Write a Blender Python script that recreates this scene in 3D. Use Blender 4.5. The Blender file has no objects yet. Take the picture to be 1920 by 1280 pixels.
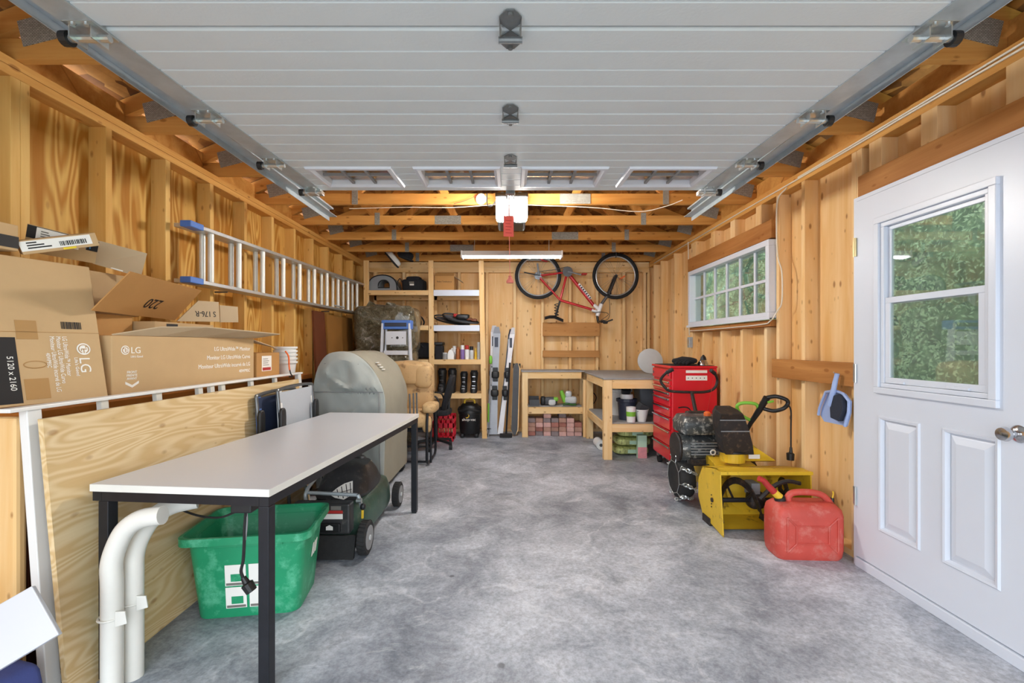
import bpy, bmesh, math, random
from mathutils import Matrix, Vector, noise
random.seed(7)
R = math.radians
SC = bpy.context.scene
COL = SC.collection
# ---------------------------------------------------------------- camera
F, U0, V0, H = 853.0, 957.0, 648.0, 1.235      # focal length in px of the 1920 wide frame, principal point, eye height
def X_(u, Y): return (u - U0) * Y / F
def Z_(v, Y): return H - (v - V0) * Y / F
def P(u, v, Y): return Vector((X_(u, Y), Y, Z_(v, Y)))
cd = bpy.data.cameras.new('camera'); cam = bpy.data.objects.new('camera', cd); COL.objects.link(cam)
cam.location = (0, 0, H); cam.rotation_euler = (R(90), 0, 0)
cd.sensor_width = 36; cd.lens = F / 1920 * 36; cd.shift_x = 3 / 1920; cd.shift_y = 8 / 1920
cd.clip_start = .02; cd.clip_end = 200
SC.camera = cam
# ---------------------------------------------------------------- sky, light, exposure
wd = bpy.data.worlds.new('sky'); SC.world = wd; wd.use_nodes = True
bg = wd.node_tree.nodes['Background']; bg.inputs[0].default_value = (.87, .935, 1, 1); bg.inputs[1].default_value = 2.3
def portal(loc, rot, sx, sy):
    l = bpy.data.lights.new('sky_portal', 'AREA'); l.shape = 'RECTANGLE'; l.size = sx; l.size_y = sy; l.cycles.is_portal = True
    o = bpy.data.objects.new('sky_portal', l); COL.objects.link(o); o.location = loc; o.rotation_euler = rot
portal((0, -.35, 1.3), (R(90), 0, 0), 4.4, 2.8)
SC.view_settings.view_transform = 'Standard'; SC.view_settings.look = 'None'
SC.view_settings.exposure = 1.0; SC.view_settings.gamma = 1; SC.view_settings.use_curve_mapping = False
# ---------------------------------------------------------------- materials
def lin(c):
    return tuple(((x/255)/12.92 if x/255 <= .04045 else ((x/255+.055)/1.055)**2.4) for x in c[:3]) + (1,)
MATS = {}
class N:
    def __init__(s, name):
        s.m = bpy.data.materials.new(name); s.m.use_nodes = True; s.t = s.m.node_tree
        s.b = s.t.nodes['Principled BSDF']; s.out = s.t.nodes['Material Output']; MATS[name] = s.m
    def n(s, typ, **kw):
        x = s.t.nodes.new(typ)
        for k, v in kw.items():
            if hasattr(x, k) and k not in x.inputs: setattr(x, k, v)
            else: x.inputs[k].default_value = v
        return x
    def l(s, a, b): s.t.links.new(a, b)
    def coord(s, scale=(1, 1, 1), kind='Object', rot=(0, 0, 0), loc=(0, 0, 0)):
        tc = s.n('ShaderNodeTexCoord'); mp = s.n('ShaderNodeMapping'); s.l(tc.outputs[kind], mp.inputs[0])
        mp.inputs['Scale'].default_value = scale; mp.inputs['Rotation'].default_value = rot; mp.inputs['Location'].default_value = loc
        return mp.outputs[0]
    def noise(s, co, scale=5, detail=4, rough=.5, dist=0):
        x = s.n('ShaderNodeTexNoise'); s.l(co, x.inputs['Vector'])
        x.inputs['Scale'].default_value = scale; x.inputs['Detail'].default_value = detail
        x.inputs['Roughness'].default_value = rough; x.inputs['Distortion'].default_value = dist
        return x.outputs[0]
    def math(s, op, a, b=None, clamp=False):
        x = s.n('ShaderNodeMath', operation=op); x.use_clamp = clamp
        for i, v in enumerate((a, b)):
            if v is None: continue
            if isinstance(v, (int, float)): x.inputs[i].default_value = v
            else: s.l(v, x.inputs[i])
        return x.outputs[0]
    def ramp(s, f, stops):
        x = s.n('ShaderNodeValToRGB'); s.l(f, x.inputs[0]); e = x.color_ramp.elements
        while len(e) < len(stops): e.new(.5)
        for i, (p, c) in enumerate(stops): e[i].position = p; e[i].color = c if len(c) == 4 and max(c) <= 1.0 else lin(c)
        return x.outputs[0]
    def mix(s, f, a, b, mode='MIX'):
        x = s.n('ShaderNodeMix', data_type='RGBA', blend_type=mode)
        for k, v in ((0, f), (6, a), (7, b)):
            if isinstance(v, (int, float)): x.inputs[k].default_value = v
            elif isinstance(v, tuple): x.inputs[k].default_value = v if max(v) <= 1 else lin(v)
            else: s.l(v, x.inputs[k])
        return x.outputs[2]
    def bump(s, h, strength=.3, dist=.01):
        x = s.n('ShaderNodeBump'); x.inputs['Strength'].default_value = strength; x.inputs['Distance'].default_value = dist
        s.l(h, x.inputs['Height']); s.l(x.outputs[0], s.b.inputs['Normal'])
BW = ((0, 0, 0, 1), (1, 1, 1, 1))
def pm(name, col, rough=.5, metal=0, var=.12, vs=6, bump=0, bs=60, dirt=None, dirt_amt=.4, coat=0, spec=.5):
    m = N(name); co = m.coord()
    f = m.noise(co, vs, 5, .6)
    c = lin(col); lo = tuple(x*(1-var) for x in c[:3])+(1,); hi = tuple(min(1, x*(1+var)) for x in c[:3])+(1,)
    base = m.ramp(f, [(.3, lo), (.7, hi)])
    if dirt:
        g = m.noise(co, vs*2.3, 8, .7); g = m.ramp(g, [(.62-dirt_amt*.4, BW[0]), (.72-dirt_amt*.2, BW[1])])
        base = m.mix(g, base, lin(dirt))
    m.l(base, m.b.inputs['Base Color'])
    m.b.inputs['Roughness'].default_value = rough; m.b.inputs['Metallic'].default_value = metal
    m.b.inputs['Specular IOR Level'].default_value = spec; m.b.inputs['Coat Weight'].default_value = coat
    if bump: m.bump(m.noise(co, bs, 4), bump, .004)
    return m.m
def wood(name, light, dark, axis='z', knots=1.0, contour=0, rough=.65, kscale=1.0):
    m = N(name)
    def sc(al, ac): return {'z': (ac, ac, al), 'x': (al, ac, ac), 'y': (ac, al, ac)}[axis]
    f = m.noise(m.coord(sc(.55, 5.5)), 1.6, 5, .55, .8)
    fine = m.noise(m.coord(sc(2.0, 75)), 1, 4, .6)
    if contour:
        n0 = m.noise(m.coord(sc(.5, 3.4)), 1.5, 2, .45, .3)
        s = m.math('SINE', m.math('MULTIPLY', n0, contour)); s = m.math('MULTIPLY_ADD', s, .5); 
        f = m.math('ADD', m.math('MULTIPLY', f, .70), m.math('MULTIPLY', m.math('ABSOLUTE', s), .42))
    base = m.ramp(f, [(.28, light), (.72, dark)])
    base = m.mix(m.math('MULTIPLY', fine, .42), base, lin(dark), 'MULTIPLY')
    broad = m.noise(m.coord((1.3, 1.3, .5)), 1.1, 2)
    base = m.mix(m.ramp(broad, [(.35, BW[0]), (.75, (.3, .3, .3, 1))]), base, lin(dark))
    if knots:
        v = m.n('ShaderNodeTexVoronoi'); sx = m.n('ShaderNodeSeparateXYZ'); m.l(m.coord(), sx.inputs[0]); cx = m.n('ShaderNodeCombineXYZ')
        al = 'xyz'.index(axis); o1, o2 = [i for i in range(3) if i != al]
        m.l(m.math('MULTIPLY', m.math('ADD', sx.outputs[o1], sx.outputs[o2]), 18*kscale), cx.inputs[0]); m.l(m.math('MULTIPLY', sx.outputs[al], 8.5*kscale), cx.inputs[1])
        m.l(cx.outputs[0], v.inputs['Vector']); v.inputs['Scale'].default_value = 1
        sep = m.n('ShaderNodeSeparateColor'); m.l(v.outputs['Color'], sep.inputs[0])
        d = m.math('ADD', v.outputs['Distance'], m.math('MULTIPLY', sep.outputs[0], .20))
        k = m.ramp(d, [(.14, BW[1]), (.25, BW[0])])
        base = m.mix(m.math('MULTIPLY', k, knots*.72), base, lin((138, 80, 30)))
    m.l(base, m.b.inputs['Base Color']); m.b.inputs['Roughness'].default_value = rough
    m.b.inputs['Specular IOR Level'].default_value = .25
    m.bump(fine, .12, .003)
    return m.m
def glass(name, tint=(1, 1, 1), gloss=.08, rough=.02, haze=.04):
    m = N(name); t = m.t
    tr = m.n('ShaderNodeBsdfTransparent'); tr.inputs[0].default_value = tint + (1,)
    gl = m.n('ShaderNodeBsdfGlossy'); gl.inputs['Roughness'].default_value = rough
    lw = m.n('ShaderNodeLayerWeight'); lw.inputs[0].default_value = .35
    mx = m.n('ShaderNodeMixShader'); f = m.math('ADD', m.math('MULTIPLY', lw.outputs['Fresnel'], .6), gloss, True)
    m.l(f, mx.inputs[0]); m.l(tr.outputs[0], mx.inputs[1]); m.l(gl.outputs[0], mx.inputs[2])
    df = m.n('ShaderNodeBsdfTranslucent'); m2 = m.n('ShaderNodeMixShader'); m2.inputs[0].default_value = haze
    m.l(mx.outputs[0], m2.inputs[1]); m.l(df.outputs[0], m2.inputs[2]); m.l(m2.outputs[0], m.out.inputs[0])
    return m.m
def emit(name, col, strength):
    m = N(name); m.b.inputs['Base Color'].default_value = lin(col); m.b.inputs['Emission Color'].default_value = lin(col)
    m.b.inputs['Emission Strength'].default_value = strength; return m.m
PL, PD = (249, 226, 182), (232, 190, 126)
wood('pine_z', PL, PD, 'z'); wood('pine_y', PL, PD, 'y'); wood('pine_x', PL, PD, 'x')
wood('sheath_pale', (248, 222, 174), (228, 182, 116), 'z', 1.0, 0, kscale=.9)
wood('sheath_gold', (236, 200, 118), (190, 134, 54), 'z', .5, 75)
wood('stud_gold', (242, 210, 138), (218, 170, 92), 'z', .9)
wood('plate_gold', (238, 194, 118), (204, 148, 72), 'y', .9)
wood('truss_wood', (236, 186, 108), (198, 138, 64), 'x', .9); wood('truss_wood_z', (222, 168, 92), (180, 118, 50), 'z', .7)
wood('board_brown', (206, 150, 86), (164, 106, 50), 'y', .9); wood('board_brown_x', (208, 156, 94), (176, 122, 66), 'x', .8)
wood('plywood_sheet', (236, 218, 180), (216, 188, 140), 'y', .6, 150, kscale=1.0)
wood('dark_brown_wood', (62, 28, 16), (34, 14, 9), 'z', 0, 0, .4)
wood('orange_wood', (186, 118, 46), (150, 88, 30), 'y', .2)
def osb():
    m = N('osb'); co = m.coord((1, 1, 1))
    v = m.n('ShaderNodeTexVoronoi'); m.l(m.coord((14, 5, 9), rot=(0, 0, .6)), v.inputs['Vector']); v.inputs['Scale'].default_value = 1.5
    sep = m.n('ShaderNodeSeparateColor'); m.l(v.outputs['Color'], sep.inputs[0])
    c = m.ramp(sep.outputs[0], [(.0, (124, 76, 22)), (.5, (170, 110, 40)), (1, (214, 156, 78))])
    c = m.mix(m.math('MULTIPLY', m.noise(co, 40, 3), .4), c, (110, 66, 24), 'MULTIPLY')
    m.l(c, m.b.inputs['Base Color']); m.b.inputs['Roughness'].default_value = .7
osb()
def concrete():
    m = N('concrete_floor'); co = m.coord()
    big = m.noise(co, .9, 5, .62, .4); mid = m.noise(co, 3.2, 8, .72, .6); fine = m.noise(co, 55, 5, .7)
    f = m.math('ADD', m.math('MULTIPLY', big, .5), m.math('MULTIPLY', mid, .5))
    c = m.ramp(f, [(.38, (122, 129, 140)), (.5, (174, 180, 190)), (.62, (214, 219, 228))])
    sp = m.ramp(fine, [(.35, (168, 168, 170)), (.62, (255, 255, 255))]); c = m.mix(.55, c, sp, 'MULTIPLY')
    wht = m.noise(m.coord((1, 1.6, 1), loc=(3, 1, 0)), 2.1, 9, .78, 1.2)
    c = m.mix(m.ramp(wht, [(.58, BW[0]), (.72, (.75, .75, .75, 1))]), c, (226, 228, 232))
    drk = m.noise(m.coord(loc=(9, 4, 2)), 2.6, 9, .75, .5)
    c = m.mix(m.ramp(drk, [(.57, BW[0]), (.72, (.7, .7, .7, 1))]), c, (96, 99, 105))
    v = m.n('ShaderNodeTexVoronoi'); m.l(m.coord((1, 1, 0)), v.inputs['Vector']); v.inputs['Scale'].default_value = 3.4
    sep = m.n('ShaderNodeSeparateColor'); m.l(v.outputs['Color'], sep.inputs[0])
    d = m.math('ADD', v.outputs['Distance'], m.math('MULTIPLY', sep.outputs[0], .5))
    d = m.math('ADD', d, m.math('MULTIPLY', m.noise(co, 30, 3), .05))
    c = m.mix(m.ramp(d, [(.105, (.75, .75, .75, 1)), (.125, BW[0])]), c, (84, 86, 90))
    wob = m.n('ShaderNodeVectorMath', operation='ADD'); wn = m.n('ShaderNodeTexNoise'); m.l(co, wn.inputs['Vector']); wn.inputs['Scale'].default_value = 2.2; wn.inputs['Detail'].default_value = 6
    m.l(co, wob.inputs[0]); m.l(wn.outputs[1], wob.inputs[1]); v2 = m.n('ShaderNodeTexVoronoi', feature='DISTANCE_TO_EDGE'); m.l(wob.outputs[0], v2.inputs['Vector']); v2.inputs['Scale'].default_value = .55
    ln = m.math('MULTIPLY', m.ramp(v2.outputs['Distance'], [(.0, (.38, .38, .38, 1)), (.011, BW[0])]), m.ramp(mid, [(.42, BW[0]), (.55, BW[1])]))
    c = m.mix(ln, c, (228, 230, 234))
    m.l(c, m.b.inputs['Base Color'])
    m.l(m.ramp(big, [(.3, (.38, .38, .38, 1)), (.7, (.62, .62, .62, 1))]), m.b.inputs['Roughness'])
    m.b.inputs['Specular IOR Level'].default_value = .4
    m.bump(fine, .12, .003)
concrete()
def teeth():
    m = N('nail_plate'); w = m.n('ShaderNodeTexBrick'); m.l(m.coord((1, 1, 1), rot=(R(90), 0, 0)), w.inputs['Vector'])
    w.inputs['Scale'].default_value = 42; w.inputs['Mortar Size'].default_value = .035
    w.inputs['Color1'].default_value = lin((190, 190, 182)); w.inputs['Color2'].default_value = lin((160, 160, 152)); w.inputs['Mortar'].default_value = lin((96, 94, 86))
    m.l(w.outputs[0], m.b.inputs['Base Color']); m.b.inputs['Metallic'].default_value = .1; m.b.inputs['Roughness'].default_value = .5
    m.bump(w.outputs[1], .6, .004)
teeth()
def hedge_mat():
    m = N('hedge_green'); f = m.noise(m.coord(), 9, 8, .75)
    m.l(m.ramp(f, [(.3, (40, 66, 46)), (.5, (92, 126, 88)), (.68, (150, 180, 130))]), m.b.inputs['Base Color']); m.b.inputs['Roughness'].default_value = .6
hedge_mat()
pm('door_steel_white', (214, 222, 226), .5, 0, .02, 3, .15, 90)
pm('groove_grey', (150, 153, 154), .6, 0, .03)
pm('white_paint', (216, 222, 233), .35, 0, .02, 2)
pm('white_plastic', (232, 233, 232), .4, 0, .03, 3)
pm('pvc_white', (226, 225, 218), .35, 0, .05, 5)
pm('galvanized', (178, 188, 194), .42, .35, .14, 9)
pm('zinc_bright', (200, 204, 204), .28, .85, .08, 20)
pm('aluminium', (196, 198, 198), .35, .7, .06, 20)
pm('rung_alu', (226, 226, 220), .4, .25, .05, 20)
pm('steel_dark', (104, 106, 108), .35, .5, .1, 20)
pm('hinge_steel', (120, 124, 126), .38, .4, .12, 30)
pm('chrome', (200, 202, 206), .18, 1, .02)
pm('black_metal', (30, 32, 38), .4, .2, .15, 20)
pm('black_plastic', (26, 27, 29), .45, 0, .2, 12)
pm('black_rubber', (34, 34, 35), .8, 0, .2, 30, .3, 120)
pm('dark_grey', (70, 72, 76), .6, 0, .15, 10)
pm('mid_grey', (140, 143, 146), .6, 0, .08, 10)
pm('black_fabric', (30, 31, 36), .9, 0, .2, 30, .4, 300)
pm('cardboard', (196, 164, 120), .8, 0, .05, 4, .06, 60)
pm('cardboard_dark', (184, 136, 78), .8, 0, .06, 4, .06, 60)
pm('cardboard_grey', (188, 168, 138), .8, 0, .05, 4)
pm('card_brown_old', (150, 102, 40), .8, 0, .1, 4)
pm('card_red_brown', (104, 52, 22), .6, 0, .1, 4)
pm('tape_brown', (176, 136, 84), .35, 0, .04, 8)
pm('print_white', (240, 238, 232), .6, 0, .02); pm('print_black', (24, 22, 24), .6, 0, .05); pm('print_grey', (120, 116, 110), .7)
pm('print_blue', (70, 130, 180), .6); pm('print_yellow', (232, 204, 40), .6); pm('print_red', (178, 44, 40), .6)
pm('laminate', (206, 209, 216), .28, 0, .015, 2); pm('laminate_edge', (226, 226, 220), .5, 0, .02)
pm('green_tub', (36, 150, 104), .4, 0, .1, 4, 0, 60, (96, 190, 150), .25)
pm('mower_green', (56, 84, 72), .38, 0, .2, 8, 0, 60, (86, 100, 90), .2)
pm('mower_black', (54, 54, 56), .45, 0, .25, 9, 0, 60, (90, 88, 84), .15)
pm('cover_grey', (164, 170, 167), .85, 0, .06, 3, .1, 400); pm('cover_olive', (150, 147, 132), .85, 0, .06, 3, .1, 400)
pm('tan_leather', (204, 170, 122), .6, 0, .1, 5, .1, 40, (132, 98, 62), .22)
pm('blue_plastic', (76, 120, 200), .45, 0, .08, 8); pm('blue_cloth', (72, 84, 148), .85, 0, .15, 8, .2, 300)
pm('chair_blue', (84, 112, 168), .8, 0, .1, 200); pm('chair_navy', (44, 56, 84), .85, 0, .1, 200)
pm('chair_grey', (178, 184, 192), .8, 0, .04, 200)
pm('red_paint', (214, 26, 44), .3, 0, .05, 3, coat=.3); pm('red_crate', (214, 28, 50), .45, 0, .06, 6)
pm('red_bike', (190, 30, 34), .25, 0, .06, 8, coat=.5); pm('white_bike', (236, 234, 232), .3, 0, .03)
pm('gas_red', (200, 78, 66), .55, 0, .12, 5, .1, 60, (206, 116, 104), .25)
pm('yellow_paint', (222, 184, 46), .42, 0, .08, 6, 0, 60, (120, 92, 36), .1)
pm('yellow_plain', (226, 186, 50), .45, 0, .05)
pm('rusty_black', (40, 36, 36), .55, .1, .3, 12, .1, 60, (88, 70, 58), .2)
pm('engine_worn', (78, 82, 84), .4, .4, .3, 9, .1, 60, (206, 206, 200), .26)
pm('lime_green', (124, 190, 60), .45, 0, .06); pm('dark_green', (52, 96, 44), .5); pm('leaf_bag', (196, 204, 130), .6, 0, .4, 12, 0, 60, (84, 88, 40), .3)
pm('pale_green_card', (190, 222, 196), .7, 0, .05); pm('pink_card', (226, 150, 158), .7, 0, .15, 20)
pm('pale_blue_plastic', (158, 178, 222), .45, 0, .05); pm('bristle', (40, 46, 60), .9, 0, .3, 200, .6, 400)
pm('orange_plastic', (230, 110, 50), .5); pm('red_tag', (226, 92, 80), .6, 0, .04); pm('pink_cord', (226, 130, 116), .7)
pm('ski_grey', (168, 174, 184), .35, 0, .06, 10); pm('ski_white', (228, 228, 232), .35, 0, .06, 10); pm('ski_navy', (42, 48, 66), .4)
pm('bench_top', (150, 150, 150), .6, 0, .12, 6, .05); pm('grey_bin', (120, 124, 132), .5, 0, .05); pm('disc_grey', (196, 200, 202), .55, 0, .06, 4)
pm('brick_pink', (206, 164, 156), .9, 0, .15, 25, .5, 80); pm('brick_red', (166, 110, 98), .9, 0, .18, 25, .5, 80)
pm('brick_grey', (136, 122, 122), .9, 0, .15, 25, .5, 80); pm('brick_brown', (176, 136, 120), .9, 0, .15, 25, .5, 80)
pm('cable_white', (226, 218, 200), .5, 0, .03); pm('grey_shell', (140, 146, 152), .6, 0, .05)
pm('copper_can', (178, 112, 70), .3, .5); pm('purple_can', (128, 104, 168), .35); pm('siding', (226, 228, 230), .6, 0, .03)
pm('driveway', (176, 176, 176), .85, 0, .1, 3, .2, 60); pm('lawn', (92, 128, 62), .9, 0, .25, 8)
pm('leaf', (184, 212, 164), .55, 0, .45, 30); pm('fluor_white', (236, 238, 238), .4, 0, .02)
pm('brass', (206, 190, 140), .3, .7)
glass('pane_clear', (.95, .98, .97), .05); glass('pane_door', (.96, .99, .98), .04, haze=.09)
def plastic_wrap():
    m = N('plastic_wrap'); co = m.coord((1, 1, 1)); f = m.noise(co, 7, 6, .7, 1.5)
    m.l(m.ramp(f, [(.35, (88, 82, 62)), (.56, (140, 132, 106)), (.68, (206, 202, 188))]), m.b.inputs['Base Color'])
    m.b.inputs['Roughness'].default_value = .16; m.b.inputs['Coat Weight'].default_value = .8
    m.bump(m.noise(co, 11, 5, .65, 2.5), 1.0, .09)
plastic_wrap()
emit('lamp_glow', (255, 248, 238), 120); emit('tube_glow', (246, 250, 255), 60)
# ---------------------------------------------------------------- geometry helpers
WM = {}                                             # world matrix of every root
I4 = Matrix.Identity(4)
def frame(o, r, u):                                 # local x = r, y = u, z = r x u
    r = Vector(r).normalized(); u = Vector(u); u = (u - r * u.dot(r)).normalized(); n = r.cross(u)
    return Matrix(((r.x, u.x, n.x, o[0]), (r.y, u.y, n.y, o[1]), (r.z, u.z, n.z, o[2]), (0, 0, 0, 1)))
def TR(loc, rz=0, rx=0, ry=0):
    return Matrix.Translation(loc) @ Matrix.Rotation(rz, 4, 'Z') @ Matrix.Rotation(ry, 4, 'Y') @ Matrix.Rotation(rx, 4, 'X')
def catmull(pts, n=6):
    pts = [Vector(p) for p in pts]; q = [pts[0]*2-pts[1]] + pts + [pts[-1]*2-pts[-2]]; out = []
    for i in range(1, len(q)-2):
        a, b, c, d = q[i-1:i+3]
        for k in range(n):
            t = k/n; out.append(.5*((2*b)+(c-a)*t+(2*a-5*b+4*c-d)*t*t+(3*b-a-3*c+d)*t**3))
    return out + [pts[-1]]
class MB:
    def __init__(s, M=I4): s.v = []; s.f = []; s.M = M
    def add(s, vs, fs):
        b = len(s.v); s.v += [s.M @ Vector(v) for v in vs]; s.f += [tuple(i+b for i in f) for f in fs]; return s
    def box(s, x0, x1, y0, y1, z0, z1):
        return s.add([(x0,y0,z0),(x1,y0,z0),(x1,y1,z0),(x0,y1,z0),(x0,y0,z1),(x1,y0,z1),(x1,y1,z1),(x0,y1,z1)],
            [(0,3,2,1),(4,5,6,7),(0,1,5,4),(1,2,6,5),(2,3,7,6),(3,0,4,7)])
    def bar(s, a, b, w, h, up=(0,0,1)):             # box beam from a to b, w across, h along up
        a = Vector(a); b = Vector(b); d = b-a; L = d.length
        up = Vector(up)
        if abs(d.normalized().dot(up.normalized())) > .98: up = Vector((0,1,0))
        M0 = s.M; s.M = M0 @ frame(a, d, up); s.box(0, L, -h/2, h/2, -w/2, w/2); s.M = M0; return s
    def tube(s, pts, r, n=8, closed=False):
        pts = [Vector(p) for p in pts]; m = len(pts); rr = r if isinstance(r, (list, tuple)) else [r]*m
        vs = []; fs = []; prev = None
        for i, p in enumerate(pts):
            if closed: t = pts[(i+1) % m]-pts[i-1]
            else: t = pts[min(i+1, m-1)]-pts[max(i-1, 0)]
            t.normalize()
            if prev is None: a = t.orthogonal().normalized()
            else: a = prev - t*prev.dot(t); a = a.normalized() if a.length > 1e-6 else t.orthogonal().normalized()
            prev = a; b = t.cross(a)
            for k in range(n): th = 2*math.pi*k/n; vs.append(p+(a*math.cos(th)+b*math.sin(th))*rr[i])
        for i in range(m if closed else m-1):
            j = (i+1) % m
            for k in range(n): fs.append((i*n+k, i*n+(k+1) % n, j*n+(k+1) % n, j*n+k))
        if not closed: fs += [tuple(range(n-1, -1, -1)), tuple((m-1)*n+k for k in range(n))]
        return s.add(vs, fs)
    def lathe(s, prof, n=20, M=None, cap=True):     # prof [(r,z)] about local z
        M0 = s.M
        if M is not None: s.M = M0 @ M
        vs = [(r*math.cos(2*math.pi*k/n), r*math.sin(2*math.pi*k/n), z) for r, z in prof for k in range(n)]
        fs = [(i*n+k, i*n+(k+1) % n, (i+1)*n+(k+1) % n, (i+1)*n+k) for i in range(len(prof)-1) for k in range(n)]
        if cap: fs += [tuple(range(n-1, -1, -1)), tuple((len(prof)-1)*n+k for k in range(n))]
        s.add(vs, fs); s.M = M0; return s
    def cyl(s, a, b, r, n=16, r2=None):
        return s.tube([a, b], [r, r if r2 is None else r2], n)
    def prism(s, poly, a, b, axis='y'):             # poly in the other two axes, extruded a..b
        f = {'y': lambda p, t: (p[0], t, p[1]), 'x': lambda p, t: (t, p[0], p[1]), 'z': lambda p, t: (p[0], p[1], t)}[axis]
        n = len(poly); vs = [f(p, a) for p in poly]+[f(p, b) for p in poly]
        return s.add(vs, [tuple(range(n)), tuple(range(2*n-1, n-1, -1))]+[(i, i+n, (i+1) % n+n, (i+1) % n) for i in range(n)])
    def sheet(s, poly, th):                         # thick polygon given by 3D points
        p = [Vector(q) for q in poly]; nrm = (p[1]-p[0]).cross(p[2]-p[0]).normalized()*th; n = len(p)
        return s.add(p+[q-nrm for q in p], [tuple(range(n)), tuple(range(2*n-1, n-1, -1))]+[(i, i+n, (i+1) % n+n, (i+1) % n) for i in range(n)])
    def loft(s, rings, cap=True, closed=True):
        n = len(rings[0]); vs = [v for r in rings for v in r]; fs = []
        for i in range(len(rings)-1):
            for k in range(n if closed else n-1): fs.append((i*n+k, i*n+(k+1) % n, (i+1)*n+(k+1) % n, (i+1)*n+k))
        if cap: fs += [tuple(range(n-1, -1, -1)), tuple((len(rings)-1)*n+k for k in range(n))]
        return s.add(vs, fs)
    def blob(s, c, a, e1=.5, e2=.5, nu=20, nv=12, amp=0, fr=6, M=None):   # superellipsoid, optionally lumpy
        M0 = s.M
        if M is not None: s.M = M0 @ M
        def pw(x, e): return math.copysign(abs(x)**e, x)
        c = Vector(c); rings = []
        for j in range(nv+1):
            ph = -math.pi/2+math.pi*j/nv; ph = max(min(ph, 1.5), -1.5); r = []
            for i in range(nu):
                th = 2*math.pi*i/nu
                q = Vector((a[0]*pw(math.cos(ph), e1)*pw(math.cos(th), e2), a[1]*pw(math.cos(ph), e1)*pw(math.sin(th), e2), a[2]*pw(math.sin(ph), e1)))
                if amp: q += q.normalized()*amp*noise.noise(Vector(c)*3+q*fr)
                r.append(c+q)
            rings.append(r)
        s.loft(rings); s.M = M0; return s
    def torus(s, c, Rr, r, axis=(0,1,0), n=32, m=8, sq=1.0):
        ax = Vector(axis).normalized(); a = ax.orthogonal().normalized(); b = ax.cross(a); c = Vector(c)
        return s.tube([c+(a*math.cos(2*math.pi*k/n)+b*math.sin(2*math.pi*k/n))*Rr for k in range(n)], r, m, True)
    def build(s, name, mat, parent=None, smooth=False, bevel=0, seg=2, local=False, kind=None, label=None):
        vs = s.v; loc = None
        if parent is not None:
            if not local:
                inv = WM.get(parent.name, I4).inverted(); vs = [inv @ v for v in vs]
        else:
            xs = [v.x for v in vs]; ys = [v.y for v in vs]; zs = [v.z for v in vs]
            loc = Vector(((min(xs)+max(xs))/2, (min(ys)+max(ys))/2, min(zs))); vs = [v-loc for v in vs]
        me = bpy.data.meshes.new(name); me.from_pydata([tuple(v) for v in vs], [], s.f)
        bm = bmesh.new(); bm.from_mesh(me); bmesh.ops.recalc_face_normals(bm, faces=bm.faces)
        if bevel: bmesh.ops.bevel(bm, geom=list(bm.edges), offset=bevel, segments=seg, profile=.5, affect='EDGES', clamp_overlap=True)
        bm.to_mesh(me); bm.free()
        if smooth:
            me.polygons.foreach_set('use_smooth', [True]*len(me.polygons)); me.set_sharp_from_angle(angle=R(40))
        me.materials.append(MATS[mat]); o = bpy.data.objects.new(name, me); COL.objects.link(o)
        if parent is not None:
            o.parent = parent; WM[o.name] = WM.get(parent.name, I4)
        else: o.location = loc; WM[o.name] = Matrix.Translation(loc)
        if kind: o['kind'] = kind
        if label: o['label'] = label
        return o
def tag(o, label, cat, group=None, kind=None):
    o['label'] = label; o['category'] = cat
    if group: o['group'] = group
    if kind: o['kind'] = kind
    return o
def thing(name, label, cat, M=(0,0,0), group=None, kind=None):
    if not isinstance(M, Matrix): M = Matrix.Translation(M)
    o = bpy.data.objects.new(name, None); COL.objects.link(o); o.matrix_world = M; o.empty_display_size = .1; WM[o.name] = M
    if kind: o['kind'] = kind
    if label: tag(o, label, cat, group)
    return o
def copy_tree(o, M, label=None, parent=None):
    def rec(x, par):
        c = x.copy(); COL.objects.link(c); c.parent = par
        for ch in x.children: rec(ch, c)
        return c
    c = rec(o, parent); c.matrix_world = M; WM[c.name] = M
    if label: c['label'] = label
    return c
def rect_ring(w, d, r, z, cx=0, cy=0, n=4):         # rounded rectangle ring in xy
    out = []
    for sx, sy, a0 in ((1,1,0),(-1,1,90),(-1,-1,180),(1,-1,270)):
        for k in range(n+1):
            a = R(a0+90*k/n); out.append(Vector((cx+sx*(w/2-r)+r*math.cos(a), cy+sy*(d/2-r)+r*math.sin(a), z)))
    return out
TEXTS = []
def text(s, size, M, mat, parent, align='LEFT', name='print', sx=1.0):
    c = bpy.data.curves.new('t', 'FONT'); c.body = s; c.size = size; c.align_x = align; c.extrude = .0006; c.resolution_u = 3
    o = bpy.data.objects.new('t', c); COL.objects.link(o); TEXTS.append((o, M @ Matrix.Diagonal((sx,1,1,1)), mat, parent, name))
def bake_texts():
    dg = bpy.context.evaluated_depsgraph_get(); dg.update()
    for o, M, mat, parent, name in TEXTS:
        me = bpy.data.meshes.new_from_object(o.evaluated_get(dg)); me.transform(WM.get(parent.name, I4).inverted() @ M)
        me.materials.clear(); me.materials.append(MATS[mat]); me.name = name
        q = bpy.data.objects.new(name, me); COL.objects.link(q); q.parent = parent
    for o, *_ in TEXTS:
        c = o.data; bpy.data.objects.remove(o); bpy.data.curves.remove(c)
def box(name, mat, parent, x0, x1, y0, y1, z0, z1, bevel=0, **k): return MB().box(x0,x1,y0,y1,z0,z1).build(name, mat, parent, bevel=bevel, **k)
def ordinal(i): return ['first','second','third','fourth','fifth','sixth','seventh','eighth','ninth','tenth','eleventh','twelfth'][i]
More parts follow.
